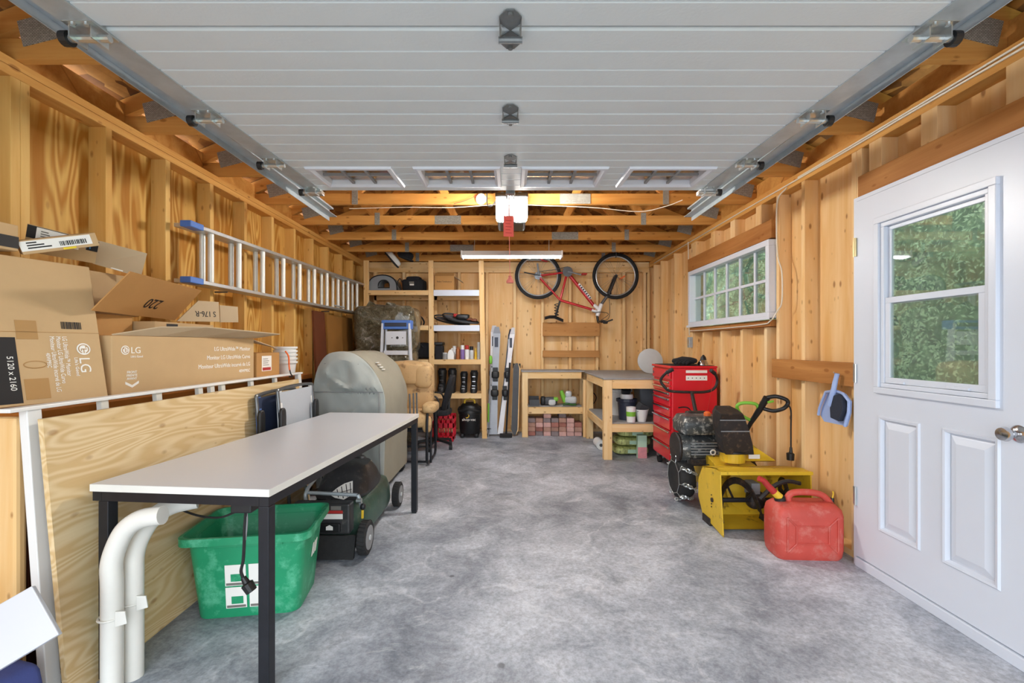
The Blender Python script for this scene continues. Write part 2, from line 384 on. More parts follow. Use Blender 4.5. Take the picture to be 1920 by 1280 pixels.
# ================================================================ THE SHELL
YB, XL, XR = 6.55, -2.08, 2.0                       # stud faces of the back, left and right walls
ZP0, ZP1 = 2.360, 2.436                             # double top plate
fl = box('floor', 'concrete_floor', None, XL-.1, XR+.1, -.35, YB+.1, -.12, 0); fl['kind'] = 'structure'; fl['label'] = 'stained grey concrete garage floor'
gr = box('ground', 'driveway', None, -14, 2.6, -16, -.35, -.2, -.04); gr['kind'] = 'structure'
g2 = box('lawn', 'lawn', None, 2.6, 14, -16, 14, -.25, -.05); g2['kind'] = 'structure'
# left wall
wl = box('wall_left', 'siding', None, XL-.12, XL-.105, -.35, YB+.1, -.1, 2.46); wl['kind'] = 'structure'; wl['label'] = 'left garage wall of bare studs and golden plywood'
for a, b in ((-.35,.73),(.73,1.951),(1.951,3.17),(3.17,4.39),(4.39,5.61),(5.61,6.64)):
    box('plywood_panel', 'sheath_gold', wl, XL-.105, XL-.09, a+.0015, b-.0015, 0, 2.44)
k = -5
while True:
    y = 1.97+.4064*k
    if y > 6.5: break
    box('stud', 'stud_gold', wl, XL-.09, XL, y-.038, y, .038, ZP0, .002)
    k += 1
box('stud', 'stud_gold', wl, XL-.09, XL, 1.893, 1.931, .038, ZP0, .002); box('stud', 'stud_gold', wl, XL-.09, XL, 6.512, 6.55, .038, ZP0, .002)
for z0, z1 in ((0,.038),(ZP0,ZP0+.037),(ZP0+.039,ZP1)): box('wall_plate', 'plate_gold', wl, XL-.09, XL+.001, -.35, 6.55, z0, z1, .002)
# back wall
wb = MB().prism([(XL-.1,-.1),(XR+.1,-.1),(XR+.1,2.655),(0,3.49),(XL-.1,2.625)],YB+.106,YB+.12,'y').build('wall_back','osb'); wb['kind'] = 'structure'; wb['label'] = 'back garage wall of pale boards and studs'
for a, b in ((-2.17,-1.55),(-1.55,-.33),(-.33,.07),(.07,.47),(.47,.87),(.87,1.27),(1.27,2.09)):
    box('sheathing_panel', 'sheath_pale', wb, a+.001, b-.001, YB+.09, YB+.105, 0, 2.44)
for u in (705,757,809,861,913,965,1017,1069,1119.5,1170,1209,1216):
    x = X_(u, YB); box('stud', 'pine_z', wb, x-.019, x+.019, YB, YB+.09, .038, 2.29, .002)
box('wall_plate', 'pine_x', wb, XL, XR, YB, YB+.09, 0, .038, .002)
box('wall_plate', 'pine_x', wb, XL, XR, YB-.001, YB+.09, 2.29, 2.36, .002); box('wall_plate', 'pine_x', wb, XL, XR, YB+.012, YB+.09, 2.362, 2.44, .002)
for v0, v1 in ((604.6,630),(657,669.5)):
    box('nailed_board', 'board_brown_x', wb, X_(1017.3,YB), X_(1123.5,YB), YB-.034, YB-.001, Z_(v1,YB), Z_(v0,YB), .003)
# right wall
wr = box('wall_right', 'pine_y', None, XR+.0, XR+.09, -.35, 1.6, 0, .038); wr['kind'] = 'structure'; wr['label'] = 'right garage wall of bare studs and pale knotty boards'
DY0, DY1 = 1.648, 2.562; WY0, WY1, WZ0, WZ1 = 3.43, 4.98, 1.445, 2.04
def shr(y0, y1, z0, z1): box('sheathing_panel', 'sheath_pale', wr, XR+.09, XR+.105, y0+.001, y1-.001, z0, z1)
shr(-.35,.9,0,2.44); shr(.9,DY0-.03,0,2.44); shr(DY0-.03,DY1+.03,2.07,2.44); shr(DY1+.03,WY0,0,2.44)
shr(WY0,4.22,0,WZ0); shr(4.22,WY1,0,WZ0); shr(WY0,WY1,WZ1,2.44); shr(WY1,5.9,0,2.44); shr(5.9,6.64,0,2.44)
for sa, sb, sz0, sz1 in ((-.35,DY0-.04,0,2.5),(DY1+.04,WY0,0,2.5),(WY0,WY1,0,WZ0),(WY0,WY1,WZ1,2.5),(WY1,6.654,0,2.5),(DY0-.04,DY1+.04,2.07,2.5)):
    box('siding_panel', 'siding', wr, XR+.106, XR+.12, sa, sb, sz0, sz1)
for y in (0,.4,.8,1.2,1.545,2.59,2.63,3.09,3.385,4.995,5.54,6.03,6.33):
    box('stud', 'pine_z', wr, XR, XR+.09, y, y+.038, .038, ZP0, .002)
for y in (3.55,3.92,4.3,4.70): box('stud', 'pine_z', wr, XR, XR+.09, y, y+.038, .038, 1.38, .002)
for y in (3.62,4.05,4.45,4.9,1.75,2.13,2.45): box('cripple_stud', 'pine_z', wr, XR-.002, XR+.09, y, y+.085, 2.19, ZP0, .002)
box('wall_plate', 'pine_y', wr, XR, XR+.09, 2.6, 6.55, 0, .038)
for z0, z1 in ((ZP0,ZP0+.037),(ZP0+.039,ZP1)): box('wall_plate', 'plate_gold', wr, XR-.001, XR+.09, -.35, 6.55, z0, z1, .002)
box('window_header', 'board_brown', wr, XR-.036, XR+.09, 3.425, 5.04, 2.05, 2.19, .003); box('window_sill_board', 'board_brown', wr, XR-.036, XR+.09, 3.44, 4.98, 1.383, 1.432, .003)
box('door_header', 'board_brown', wr, XR-.034, XR+.09, 1.3, 2.575, 2.072, 2.19, .003)
box('nailed_board', 'board_brown', wr, XR-.036, XR-.001, 2.585, 3.42, 1.0, 1.137, .003)
# ---- window in the right wall
w1 = thing('window_1', None, None, (XR-.05, (WY0+WY1)/2, WZ0), kind='structure'); w1['label'] = 'white gridded slider window in the right wall'
xw0, xw1 = XR-.055, XR+.07
MB().box(xw0,xw1,WY0,WY1,WZ0,WZ0+.045).build('window_frame','white_paint',w1,bevel=.004)
MB().box(xw0,xw1,WY0,WY1,WZ1-.045,WZ1).build('window_frame','white_paint',w1,bevel=.004)
for y in (WY0, WY1-.045): MB().box(xw0,xw1,y,y+.045,WZ0+.045,WZ1-.045).build('window_frame','white_paint',w1,bevel=.004)
ny = 6; yi0, yi1, zi0, zi1 = WY0+.045, WY1-.045, WZ0+.045, WZ1-.045; dy = (yi1-yi0)/ny; zm = (zi0+zi1)/2
for i in range(1, ny): MB().box(XR-.005,XR+.015,yi0+i*dy-.012,yi0+i*dy+.012,zi0,zi1).build('muntin','white_paint',w1)
MB().box(XR-.006,XR+.016,yi0,yi1,zm-.011,zm+.011).build('muntin','white_paint',w1)
for i in range(ny):
    for z0, z1 in ((zi0,zm-.011),(zm+.011,zi1)): MB().box(XR+.003,XR+.006,yi0+i*dy+.012,yi0+(i+1)*dy-.012,z0,z1).build('pane','pane_clear',w1)
MB().box(xw0-.012,xw0,WY0-.02,WY1+.02,WZ0-.012,WZ0+.012).build('window_sill','white_paint',w1,bevel=.003)
# ---- man door
XD = 1.95
d1 = thing('door_1', None, None, (XD, DY0, 0), kind='structure'); d1['label'] = 'white panelled side door with a sash window'
yw0, yw1, zw0, zw1 = 1.8126, 2.427, .985, 1.912
s = MB()
for a in ((DY0,DY1,.055,.27),(DY0,1.82,.27,zw0+.02),(2.04,2.175,.27,.855),(2.395,DY1,.27,zw0+.02),(1.82,2.395,.855,zw0+.02),(DY0,yw0+.02,zw0+.02,2.045),(yw1-.02,DY1,zw0+.02,2.045),(yw0+.02,yw1-.02,zw1-.02,2.045)):
    s.box(XD,XD+.044,*a)
s.box(XD+.012,XD+.044,1.82,2.04,.27,.855); s.box(XD+.012,XD+.044,2.175,2.395,.27,.855)
s.build('door_slab','white_paint',d1)
for y0, y1 in ((1.82,2.04),(2.175,2.395)):            # raised panels in their mouldings
    p = MB(); ri = lambda m, x: [(x,y0+m,.27+m),(x,y1-m,.27+m),(x,y1-m,.855-m),(x,y0+m,.855-m)]
    p.loft([ri(-.012,XD),ri(-.006,XD-.008),ri(.004,XD-.006),ri(.012,XD+.011)],cap=False); p.build('panel_moulding','white_paint',d1)
    p = MB(); p.loft([ri(.016,XD+.012),ri(.022,XD+.009),ri(.05,XD-.001),ri(.052,XD-.001)]); p.build('raised_panel','white_paint',d1)
def ring(par, name, mat, x0, x1, y0, y1, z0, z1, w, bev=.003):
    q = MB(); q.box(x0,x1,y0,y1,z0,z0+w); q.box(x0,x1,y0,y1,z1-w,z1); q.box(x0,x1,y0,y0+w,z0+w,z1-w); q.box(x0,x1,y1-w,y1,z0+w,z1-w); return q.build(name,mat,par,bevel=bev)
wf = ring(d1,'window_frame','white_paint',XD-.016,XD+.05,yw0,yw1,zw0,zw1,.032)
ring(d1,'window_frame','white_paint',XD-.004,XD+.05,yw0+.033,yw1-.033,zw0+.033,zw1-.033,.022)
us = ring(d1,'upper_sash','white_paint',XD+.018,XD+.03,yw0+.056,yw1-.056,1.45,zw1-.056,.02,.002)
ls = ring(d1,'lower_sash','white_paint',XD+.002,XD+.017,yw0+.056,yw1-.056,zw0+.056,1.485,.03,.002)
MB().box(XD+.022,XD+.025,yw0+.075,yw1-.075,1.468,zw1-.075).build('pane','pane_door',us); MB().box(XD+.008,XD+.011,yw0+.085,yw1-.085,zw0+.085,1.457).build('pane','pane_door',ls)
for y in (1.93,2.25): MB().box(XD-.008,XD+.002,y,y+.1,zw0+.058,zw0+.07).build('sash_lift','white_paint',ls,bevel=.002)
kn = MB(); Mk = frame((XD,1.742,.897),(0,1,0),(0,0,1)) @ Matrix.Rotation(R(180),4,'Y')
kn.lathe([(.033,0),(.034,.004),(.026,.012),(.013,.016),(.012,.034),(.022,.042),(.028,.056),(.024,.07),(.009,.074)],24,frame((XD,1.742,.897),(0,0,1),(0,1,0))); kb = kn.build('door_knob','chrome',d1,smooth=True)
for z in (.39,1.08,1.79):
    hb = MB(); hb.box(XD-.004,XD+.01,DY1,DY1+.022,z-.05,z+.05); hb.cyl((XD-.006,DY1+.003,z-.052),(XD-.006,DY1+.003,z+.052),.007,8); hb.build('hinge','zinc_bright' if z<1.5 else 'brass',d1)
dj = MB(); dj.box(XD+.002,XR+.1,DY1+.002,DY1+.024,0,2.068); dj.box(XD+.002,XR+.1,DY0-.026,DY0-.002,0,2.068); dj.box(XD+.002,XR+.1,DY0-.002,DY1+.002,2.047,2.068); dj.build('door_jamb','white_paint',d1)
MB().box(XD-.012,XR+.12,DY0,DY1,0,.05).build('threshold','white_paint',d1,bevel=.004)
# ---- ceiling: trusses and roof deck
ce = thing('ceiling', None, None, (0,0,0), kind='structure'); ce['label'] = 'open roof trusses under strand board decking'
SL = .40; ZC = ZP1+.002
splice = {0:.25,1:-.35,2:.3,3:.55,4:-.62,5:.62,6:-.62,7:.4}
def plate_on(tr, x, z, w, h, y, ang=0):
    MB(TR((x,y,z),ry=ang)).box(-w/2,w/2,-.003,0,-h/2,h/2).build('gusset_plate','nail_plate',tr)
for k in range(-2, 8):
    yf = 1.95+.65*k; y0 = yf-.038
    tr = box('truss', 'truss_wood', ce, XL-.09, XR+.09, y0, yf, ZC, ZC+.089, .002)
    for sg in (-1, 1):
        MB().bar((sg*2.35,y0+.019,ZC+.07),(0,y0+.019,ZC+.07+2.35*SL),.038,.089).build('top_chord','truss_wood',tr)
        MB().bar((sg*1.32,y0+.019,ZC+.08),(sg*.85,y0+.019,ZC+.05+1.5*SL),.037,.064).build('web','truss_wood_z',tr)
        MB().bar((sg*1.30,y0+.019,ZC+.08),(sg*1.62,y0+.019,ZC+.05+.72*SL),.036,.064).build('web','truss_wood_z',tr)
        MB().bar((sg*.55,y0+.019,ZC+.08),(sg*.85,y0+.019,ZC+.05+1.5*SL),.036,.064).build('web','truss_wood_z',tr)
        plate_on(tr, sg*1.98, ZC+.125, .16, .11, y0-.0005, sg*R(14))
        plate_on(tr, sg*1.32, ZC+.055, .05, .12, y0-.0005)
    plate_on(tr, splice.get(k, .3), ZC+.044, .26 if k < 5 else .30, .086, y0-.0005)
for x in (XL-.105, XR+.092): box('eave_blocking', 'truss_wood', ce, x, x+.014, -.35, 6.65, ZP1+.003, ZP1+.16)
for sg in (-1, 1):
    for a, b in ((-.35,.85),(.85,2.07),(2.07,3.29),(3.29,4.5),(4.5,5.7),(5.7,6.654)):
        for t0, t1 in ((0,1.22),(1.222,2.69)):
            c = math.cos(math.atan(SL)); s_ = math.sin(math.atan(SL))
            MB().sheet([(sg*(2.5-t0*c),a+.002,ZC+.07+.055-.15*SL+t0*s_),(sg*(2.5-t1*c),a+.002,ZC+.125-.15*SL+t1*s_),(sg*(2.5-t1*c),b-.002,ZC+.125-.15*SL+t1*s_),(sg*(2.5-t0*c),b-.002,ZC+.125-.15*SL+t0*s_)],.012*sg).build('roof_panel','osb',ce)
wfr = MB().prism([(-2.3,2.30),(2.3,2.30),(2.3,2.55),(0,3.5),(-2.3,2.55)],-.40,-.36,'y').build('wall_front','siding'); wfr['kind'] = 'structure'; wfr['label'] = 'gable and header over the open garage doorway'
# ---- overhead sectional door, rolled open under the trusses
g = .035; ZD0 = H+.911                              # inner skin height = ZD0 + g*Y
d2 = thing('door_2', None, None, (0, 2.0, ZD0+.07), kind='structure'); d2['label'] = 'white sectional overhead door rolled up under the ceiling'
JY = [.845,1.378,1.919,2.444,2.976]; DX = 1.232
def dpt(x, y, up): return (x, y-g*up, ZD0+g*y+up)
for i in range(4):
    a, b = JY[i]+.003, JY[i+1]-(.010 if i == 0 else .003); st = (b-a)/5; win = i == 3
    q = MB()
    for sg in (-1, 1):
        q.add([dpt(sg*x,y,u) for y in (JY[i],JY[i+1]) for x,u in ((DX-.004,-.004),(DX+.09,-.004),(DX+.09,.04),(DX-.004,.04))],[(0,1,5,4),(1,2,6,5),(2,3,7,6),(3,0,4,7),(0,3,2,1),(4,5,6,7)])
    sc_ = q.build('section','galvanized',d2)
    def planks(x0, x1, rows, ncol=None):
        for r in rows:
            y0, y1 = a+r*st, a+(r+1)*st; e = .005
            q = MB(); q.add([dpt(x,y,u) for x in (x0,x1) for y, u in ((y0,.007),(y0+e,0),(y1-e,0),(y1,.007),(y1,.035),(y0,.035))],
                [(0,1,7,6),(1,2,8,7),(2,3,9,8),(3,4,10,9),(4,5,11,10),(5,0,6,11),(0,5,4,3,2,1),(6,7,8,9,10,11)]); q.build('plank','door_steel_white',sc_)
    if not win: planks(-DX, DX, range(5))
    else:
        planks(-DX, DX, (0,)); wx = [(-1.15,-.67),(-.544,-.06),(.066,.55),(.669,1.155)]; edges = [-DX]+[e for w in wx for e in w]+[DX]
        wy0, wy1 = 2.55, 2.91
        for j in range(0, len(edges), 2): planks(edges[j], edges[j+1], (1,2,3))
        yy0, yy1 = a+st*4, b
        q = MB(); q.add([dpt(x,y,u) for x in (-DX,DX) for y,u in ((yy0,.007),(yy0+.005,0),(yy1,0),(yy1,.035),(yy0,.035))],[(0,1,6,5),(1,2,7,6),(2,3,8,7),(3,4,9,8),(4,0,5,9),(0,4,3,2,1),(5,6,7,8,9)]); q.build('plank','door_steel_white',sc_)
        for x0, x1 in wx:
            y0, y1 = a+st*1.0-.008, a+st*4+.012
            def rr(m, up): return [dpt(x0-m,y0-m,up),dpt(x1+m,y0-m,up),dpt(x1+m,y1+m,up),dpt(x0-m,y1+m,up)]
            fr = MB(); fr.loft([rr(.004,.0),rr(.0,-.012),rr(-.018,-.014),rr(-.034,-.002),rr(-.036,.03),rr(.004,.036)],cap=False); fo = fr.build('window_frame','white_paint',sc_)
            for t in (1/3,2/3):
                xm = x0+.036+(x1-x0-.072)*t; MB().box(xm-.008,xm+.008,y0+.03,y1-.03,ZD0+g*2.7+.006,ZD0+g*2.7+.02).build('muntin','mid_grey',sc_)
            ym = (y0+y1)/2; MB().box(x0+.03,x1-.03,ym-.008,ym+.008,ZD0+g*2.7+.008,ZD0+g*2.7+.022).build('muntin','mid_grey',sc_)
            MB().add([dpt(x,y,.024) for x,y in ((x0+.03,y0+.03),(x1-.03,y0+.03),(x1-.03,y1-.03),(x0+.03,y1-.03))]+[dpt(x,y,.028) for x,y in ((x0+.03,y0+.03),(x1-.03,y0+.03),(x1-.03,y1-.03),(x0+.03,y1-.03))],[(0,1,2,3),(7,6,5,4),(0,4,5,1),(1,5,6,2),(2,6,7,3),(3,7,4,0)]).build('pane','pane_clear',sc_)
def hinge(yc, s=1.0):
    q = MB(); L, W = .085*s, .033*s
    for sg in (-1, 1):
        o = [(0,0),(W,.035*s),(W,.06*s),(.012*s,L+.004),(-.012*s,L+.004),(-W,.06*s),(-W,.035*s)]
        q.add([dpt(x,yc+sg*y,-.003) for x,y in o]+[dpt(x,yc+sg*y,-.006) for x,y in o],[tuple(range(7)),tuple(range(13,6,-1))]+[(i,i+7,(i+1)%7+7,(i+1)%7) for i in range(7)])
        q.cyl(dpt(0,yc+sg*(L-.008),-.006),dpt(0,yc+sg*(L-.008),-.014),.008,8)
        for x in (-W,W): q.add([dpt(x,yc+sg*.062*s,-.004),dpt(x,yc-.0,-.004),dpt(x,yc-.0,-.032),dpt(x*.8,yc+sg*.03*s,-.022)],[(0,1,2,3)])
    q.cyl(dpt(-W*1.1,yc+.012,-.026),dpt(W*1.1,yc+.012,-.026),.010*s,10); q.build('center_hinge','hinge_steel',d2)
for y in JY[1:4]: hinge(y)
XT, ZT = 1.43, 2.262                                # tracks
for sg, side in ((-1,'left'),(1,'right')):
    prof = [(0,0),(.0,.003),(.052,.003),(.052,.05),(.015,.05),(.015,.062),(.018,.062),(.018,.053),(.055,.053),(.055,0)]
    tk = thing('door_track', f'galvanized steel overhead door track on the {side} of the open garage door', 'track', (sg*XT,2.0,ZT))
    q = MB(); q.prism([(sg*(XT-.045+x), ZT+z) for x, z in prof], .35, 3.6, 'y'); q.build('rail','galvanized',tk)
    q = MB(); q.box(sg*(XT+.01),sg*(XT+.014),.35,3.62,ZT-.034,ZT+.06); q.box(sg*(XT-.05),sg*(XT+.014),.35,3.62,ZT-.0035,ZT-.0005); q.build('angle_iron','galvanized',tk)
    for y in (1.9,3.45):
        q = MB(); q.box(sg*(XT+.016),sg*(XT+.046),y,y+.004,ZT,ZC+.05); q.build('hanger_strap','galvanized',tk)
    for i, y in enumerate(JY[1:]):
        z = ZD0+g*y; yy = y if i < 3 else y-.05; x0 = DX+.0
        zr = ZT+.026
        q = MB(); q.box(sg*(x0-.005),sg*(x0+.085),yy-.045,yy+.05,z-.008,z-.004); q.box(sg*(x0+.01),sg*(x0+.014),yy-.03,yy+.03,z-.045,z-.004); q.box(sg*(x0+.075),sg*(x0+.079),yy-.03,yy+.03,z-.045,z-.004)
        for bx, by in ((.02,-.035),(.06,-.035),(.02,.04),(.06,.04)): q.cyl((sg*(x0+bx),yy+by,z-.008),(sg*(x0+bx),yy+by,z-.015),.007,8)
        q.build('roller_hinge','zinc_bright',d2)
        q = MB(); q.cyl((sg*(x0-.02),yy,z-.03),(sg*(x0+.1),yy,z-.03),.011,10); q.build('roller_stem','zinc_bright',d2)
        q = MB(); q.cyl((sg*(x0+.1),yy,z-.03),(sg*(x0+.122),yy,z-.03),.022,14); q.build('roller','black_plastic',d2)
    if True:
        y = 2.976-.07; z = ZD0+g*y
        q = MB(); q.box(sg*(DX-.01),sg*(DX+.12),y+.02,y+.09,z-.03,z-.004); q.build('top_bracket','white_plastic' if sg>0 else 'zinc_bright',d2,bevel=.004)
# ================================================================ LEFT SIDE
def cyl_axis(m, a, b, r, n=16): return m.cyl(a, b, r, n)
# ---- white top work table with black steel frame
TC, TA = Vector((-1.111, 2.53, 0)), -R(5.27)
MT = TR(TC, TA); L2, W2, ZT1 = .90, .345, .729
tb = thing('work_table', 'long white laminate work table on a black square steel frame', 'table', MT)
MB(MT).box(-W2,W2,-L2,L2,ZT1-.026,ZT1).build('tabletop','laminate',tb,bevel=.002)
q = MB(MT)
for a in ((-W2-.0015,W2+.0015,-L2-.002,-L2-.0002),(-W2-.0015,W2+.0015,L2+.0002,L2+.002),(-W2-.002,-W2-.0002,-L2,L2),(W2+.0002,W2+.002,-L2,L2)): q.box(*a,ZT1-.026,ZT1-.0005)
q.build('edge_band','laminate_edge',tb)
q = MB(MT)
for y in (-L2+.004,L2-.039): q.box(-W2+.04,W2-.04,y,y+.035,ZT1-.062,ZT1-.027)
for x in (-W2+.004,W2-.039): q.box(x,x+.035,-L2+.004,L2-.004,ZT1-.062,ZT1-.027)
q.build('frame','black_metal',tb)
for x in (-W2+.026,W2-.044):
    for y in (-L2+.004,L2-.044):
        q = MB(MT); q.box(x,x+.04,y,y+.04,.012,ZT1-.063); lg = q.build('leg','black_metal',tb,bevel=.003)
        MB(MT).box(x+.003,x+.037,y+.003,y+.037,0,.013).build('foot_cap','black_plastic',lg)
# ---- low cabinet carrying the cartons
cb = thing('wooden_cabinet', 'low dark brown wooden cabinet with a golden end panel under the cartons', 'cabinet', (-1.88,2.75,0))
box('front_panel','dark_brown_wood',cb,-1.735,-1.715,1.62,3.92,.0,.955)
box('end_panel','pine_z',cb,-2.06,-1.716,1.58,1.619,.0,.985,.012)
box('end_panel','dark_brown_wood',cb,-2.06,-1.716,3.921,3.94,0,.955)
box('top_board','orange_wood',cb,-2.06,-1.716,1.62,3.94,.956,.995,.003)
# ---- white slatted metal frame leaning on the cabinet
wf_ = thing('slatted_bed_frame', 'white slatted metal bed frame leaning against the dark cabinet', 'bed frame', (-1.6,2.6,0))
def lean(x0, x1, z): return x0+(x1-x0)*z/1.0
bx, tx = -1.60, -1.685
MB().box(tx-.008,tx+.034,1.50,3.62,1.012,1.026).build('top_rail','white_plastic',wf_,bevel=.003)
MB().bar((bx,1.0+.0,.02) if 0 else (bx,1.585,.0),(tx+.012,1.585,1.012),.05,.03,(1,0,0)).build('post','white_plastic',wf_,bevel=.003)
MB().bar((bx,3.58,.0),(tx+.012,3.58,1.012),.05,.03,(1,0,0)).build('post','white_plastic',wf_,bevel=.003)
for u in (188.5,291.5,370,392.5,413,467.5,512.5):
    y = 853*1.68/(957-u)
    MB().bar((bx,y,.05),(tx+.012,y,1.012),.034,.02,(1,0,0)).build('slat','pvc_white',wf_)
MB().bar((bx,1.585,.06),(bx,3.58,.06),.02,.03).build('bottom_rail','white_plastic',wf_)
# ---- plywood sheet
def slab(x0, x1, y0, y1, ztop, th):
    return MB().add([(x0,y0,0),(x0,y1,0),(x1,y1,ztop),(x1,y0,ztop),(x0-th,y0,0),(x0-th,y1,0),(x1-th,y1,ztop),(x1-th,y0,ztop)],[(0,1,2,3),(7,6,5,4),(0,4,5,1),(1,5,6,2),(2,6,7,3),(3,7,4,0)])
pw = slab(-1.52,-1.611,1.567,3.46,.982,.018).build('plywood_sheet','plywood_sheet'); tag(pw,'pale knotty plywood sheet leaning behind the white table','plywood')
# ---- two curved white pipes
for i, (u, v, Y, dx, lab) in enumerate(((210,1275,1.622,0,'white curved plastic pipe closest to the table leg'),(250,1258,1.700,.02,'white curved plastic pipe beside the plywood, right of its twin'))):
    x = X_(u,Y); Yb = Y; kb_ = (.15,1)[i]
    th = thing('curved_pipe', lab, 'pipe', (x,Yb,0), 'curved white pipes')
    pts = [(x,Yb,0),(x,Yb+.0,.2),(x,Yb,.38),(x-.002,Yb+.008*kb_,.46),(x+.018,Yb+.02*kb_,.53),(x+.05,Yb+.04*kb_,.585),(x+.10,Yb+.065*kb_,.616),(x+.17,Yb+.10*kb_,.626)]
    MB().tube(catmull(pts,5),.033,16).build('tube','pvc_white',th,smooth=True)
    q = MB(); q.torus((x-.004,Yb,.27+.01*i),.036,.004,(0,0,1),20,6); q.build('collar','pvc_white',th)
    q = MB(TR((x+.028,Yb-.02,.245+.012*i),R(20))); q.prism([(0,0),(.036,.006),(.03,.05),(0,.055)],-.004,.004,'y'); q.build('bracket','pvc_white',th,bevel=.002)
# ---- white panel and blue bag at the frame edge
wp = thing('white_board', 'small white board tilted over a blue cloth bag at the left edge', 'board', (-1.5,1.4,.26))
c1, c2, c3 = P(59,1098,1.40), P(110,1189,1.36), P(28,1238,1.33); c4 = c1+(c3-c2)
MB().sheet([c3+(c3-c2)*.7,c2,c1,c4+(c3-c2)*.7],.016).build('panel','laminate',wp,bevel=.003)
bb = thing('cloth_bag', 'blue cloth bag slumped on the floor at the lower left corner', 'bag', (-1.62,1.36,0))
MB().blob((-1.63,1.39,.128),(.13,.085,.112),.35,.4,24,14,.02,9).build('body','blue_cloth',bb,smooth=True)
q = MB(); q.tube(catmull([(-1.70,1.30,.22),(-1.69,1.285,.30),(-1.63,1.28,.31),(-1.575,1.285,.25),(-1.57,1.30,.2)],5),.008,6); q.build('strap','blue_cloth',bb)
# ---- recycling tub
tu = thing('recycling_tub', 'open green plastic recycling tub under the white table', 'tub', TR((-1.222,2.228,0),R(8.5)))
M_ = WM[tu.name]
rg = [(.435,.295,.0),(.44,.30,.006),(.50,.36,.345),(.50,.36,.35),(.56,.42,.352),(.56,.42,.386),(.535,.395,.387),(.505,.365,.37),(.448,.308,.12),(.425,.285,.012)]
MB(M_).loft([rect_ring(w,d,.05,z) for w,d,z in rg]).build('body','green_tub',tu,smooth=True)
q = MB(M_); q.box(-.16,.16,-.184,-.16,.33,.348); q.build('grip','green_tub',tu,bevel=.003)
def face_tub(x, z): t = z/.35; return Vector((x, -(.15+.03*t)-.0025, z))
for px, pz in ((-.045,.15),(.055,.15),(-.045,.045),(.055,.045)):
    w, h = .088, .098
    MB(M_).sheet([face_tub(px-w/2,pz),face_tub(px+w/2,pz),face_tub(px+w/2,pz+h),face_tub(px-w/2,pz+h)],.0008).build('printed_label','print_white',tu)
    if px < 0: MB(M_).sheet([face_tub(px-.02,pz+.02)+Vector((0,-.001,0)),face_tub(px+.03,pz+.02)+Vector((0,-.001,0)),face_tub(px+.03,pz+.055)+Vector((0,-.001,0)),face_tub(px-.02,pz+.055)+Vector((0,-.001,0))],.0006).build('printed_picture','green_tub',tu)
    MB(M_).sheet([face_tub(px-.04,pz+.003)+Vector((0,-.001,0)),face_tub(px+.04,pz+.003)+Vector((0,-.001,0)),face_tub(px+.04,pz+.014)+Vector((0,-.001,0)),face_tub(px-.04,pz+.014)+Vector((0,-.001,0))],.0006).build('printed_caption','print_grey',tu)
for k in range(3):
    xs = .22+.03*(.2)/.35+.0015
    MB(M_).sheet([(xs+.004,-.03+k*.03,.2),(xs+.005,-.015+k*.03,.2),(xs+.010,.0+k*.03,.26),(xs+.009,-.012+k*.03,.26)],.001).build('printed_mark','print_white',tu)
# ---- extension cable under the table
ec = thing('power_cable', 'black power cable and plug hanging from under the white table', 'cable', (-1.0,1.75,.3))
pa = [P(276,958,1.95),P(300,948,1.95),P(330,952,1.93),P(370,966,1.9),P(410,970,1.85),P(440,960,1.8),P(458,950,1.76)]
MB().tube(catmull(pa,6),.0045,6).build('cord','black_rubber',ec)
pb = [P(462,950,1.75),P(459,985,1.75),P(458,1015,1.75),P(456,1050,1.75),P(452,1070,1.75),P(456,1084,1.75)]
MB().tube(catmull(pb,5),.006,6).build('cord','black_rubber',ec)
MB().tube(catmull([P(461,945,1.75),P(463,975,1.752),P(460,1012,1.752)],5),.004,6).build('cord','mid_grey',ec)
MB().tube([P(456,1082,1.75),P(462,1092,1.75),P(463,1094,1.75),P(472,1108,1.75)],[.010,.013,.022,.020],12).build('plug','black_plastic',ec)
MB().box(-1.06,-.98,1.72,1.80,.60,.665).build('socket_block','black_plastic',ec,bevel=.006)
# ---- lawn mower
mw = thing('lawn_mower', 'dark green push mower with black engine cover under the table', 'lawn mower', (-1.1,3.1,0))
def mr(cx, cy, rx, ry, z, e=.55, n=28):
    out = []
    for k in range(n):
        t = 2*math.pi*k/n; c, s = math.cos(t), math.sin(t)
        out.append(Vector((cx+rx*math.copysign(abs(c)**e,c), cy+ry*math.copysign(abs(s)**e,s), z)))
    return out
MB().loft([mr(-1.075,3.12,.185,.40,.075),mr(-1.075,3.12,.192,.415,.10),mr(-1.075,3.12,.188,.40,.19),mr(-1.08,3.13,.175,.36,.25),mr(-1.085,3.14,.15,.29,.275)]).build('deck','mower_green',mw,smooth=True)
MB().loft([mr(-1.09,3.10,.165,.30,.27,.7),mr(-1.09,3.10,.17,.31,.29,.7),mr(-1.10,3.13,.15,.25,.36,.75),mr(-1.11,3.17,.12,.16,.42,.8),mr(-1.14,3.18,.05,.06,.435,.9)]).build('engine_cover','mower_black',mw,smooth=True)
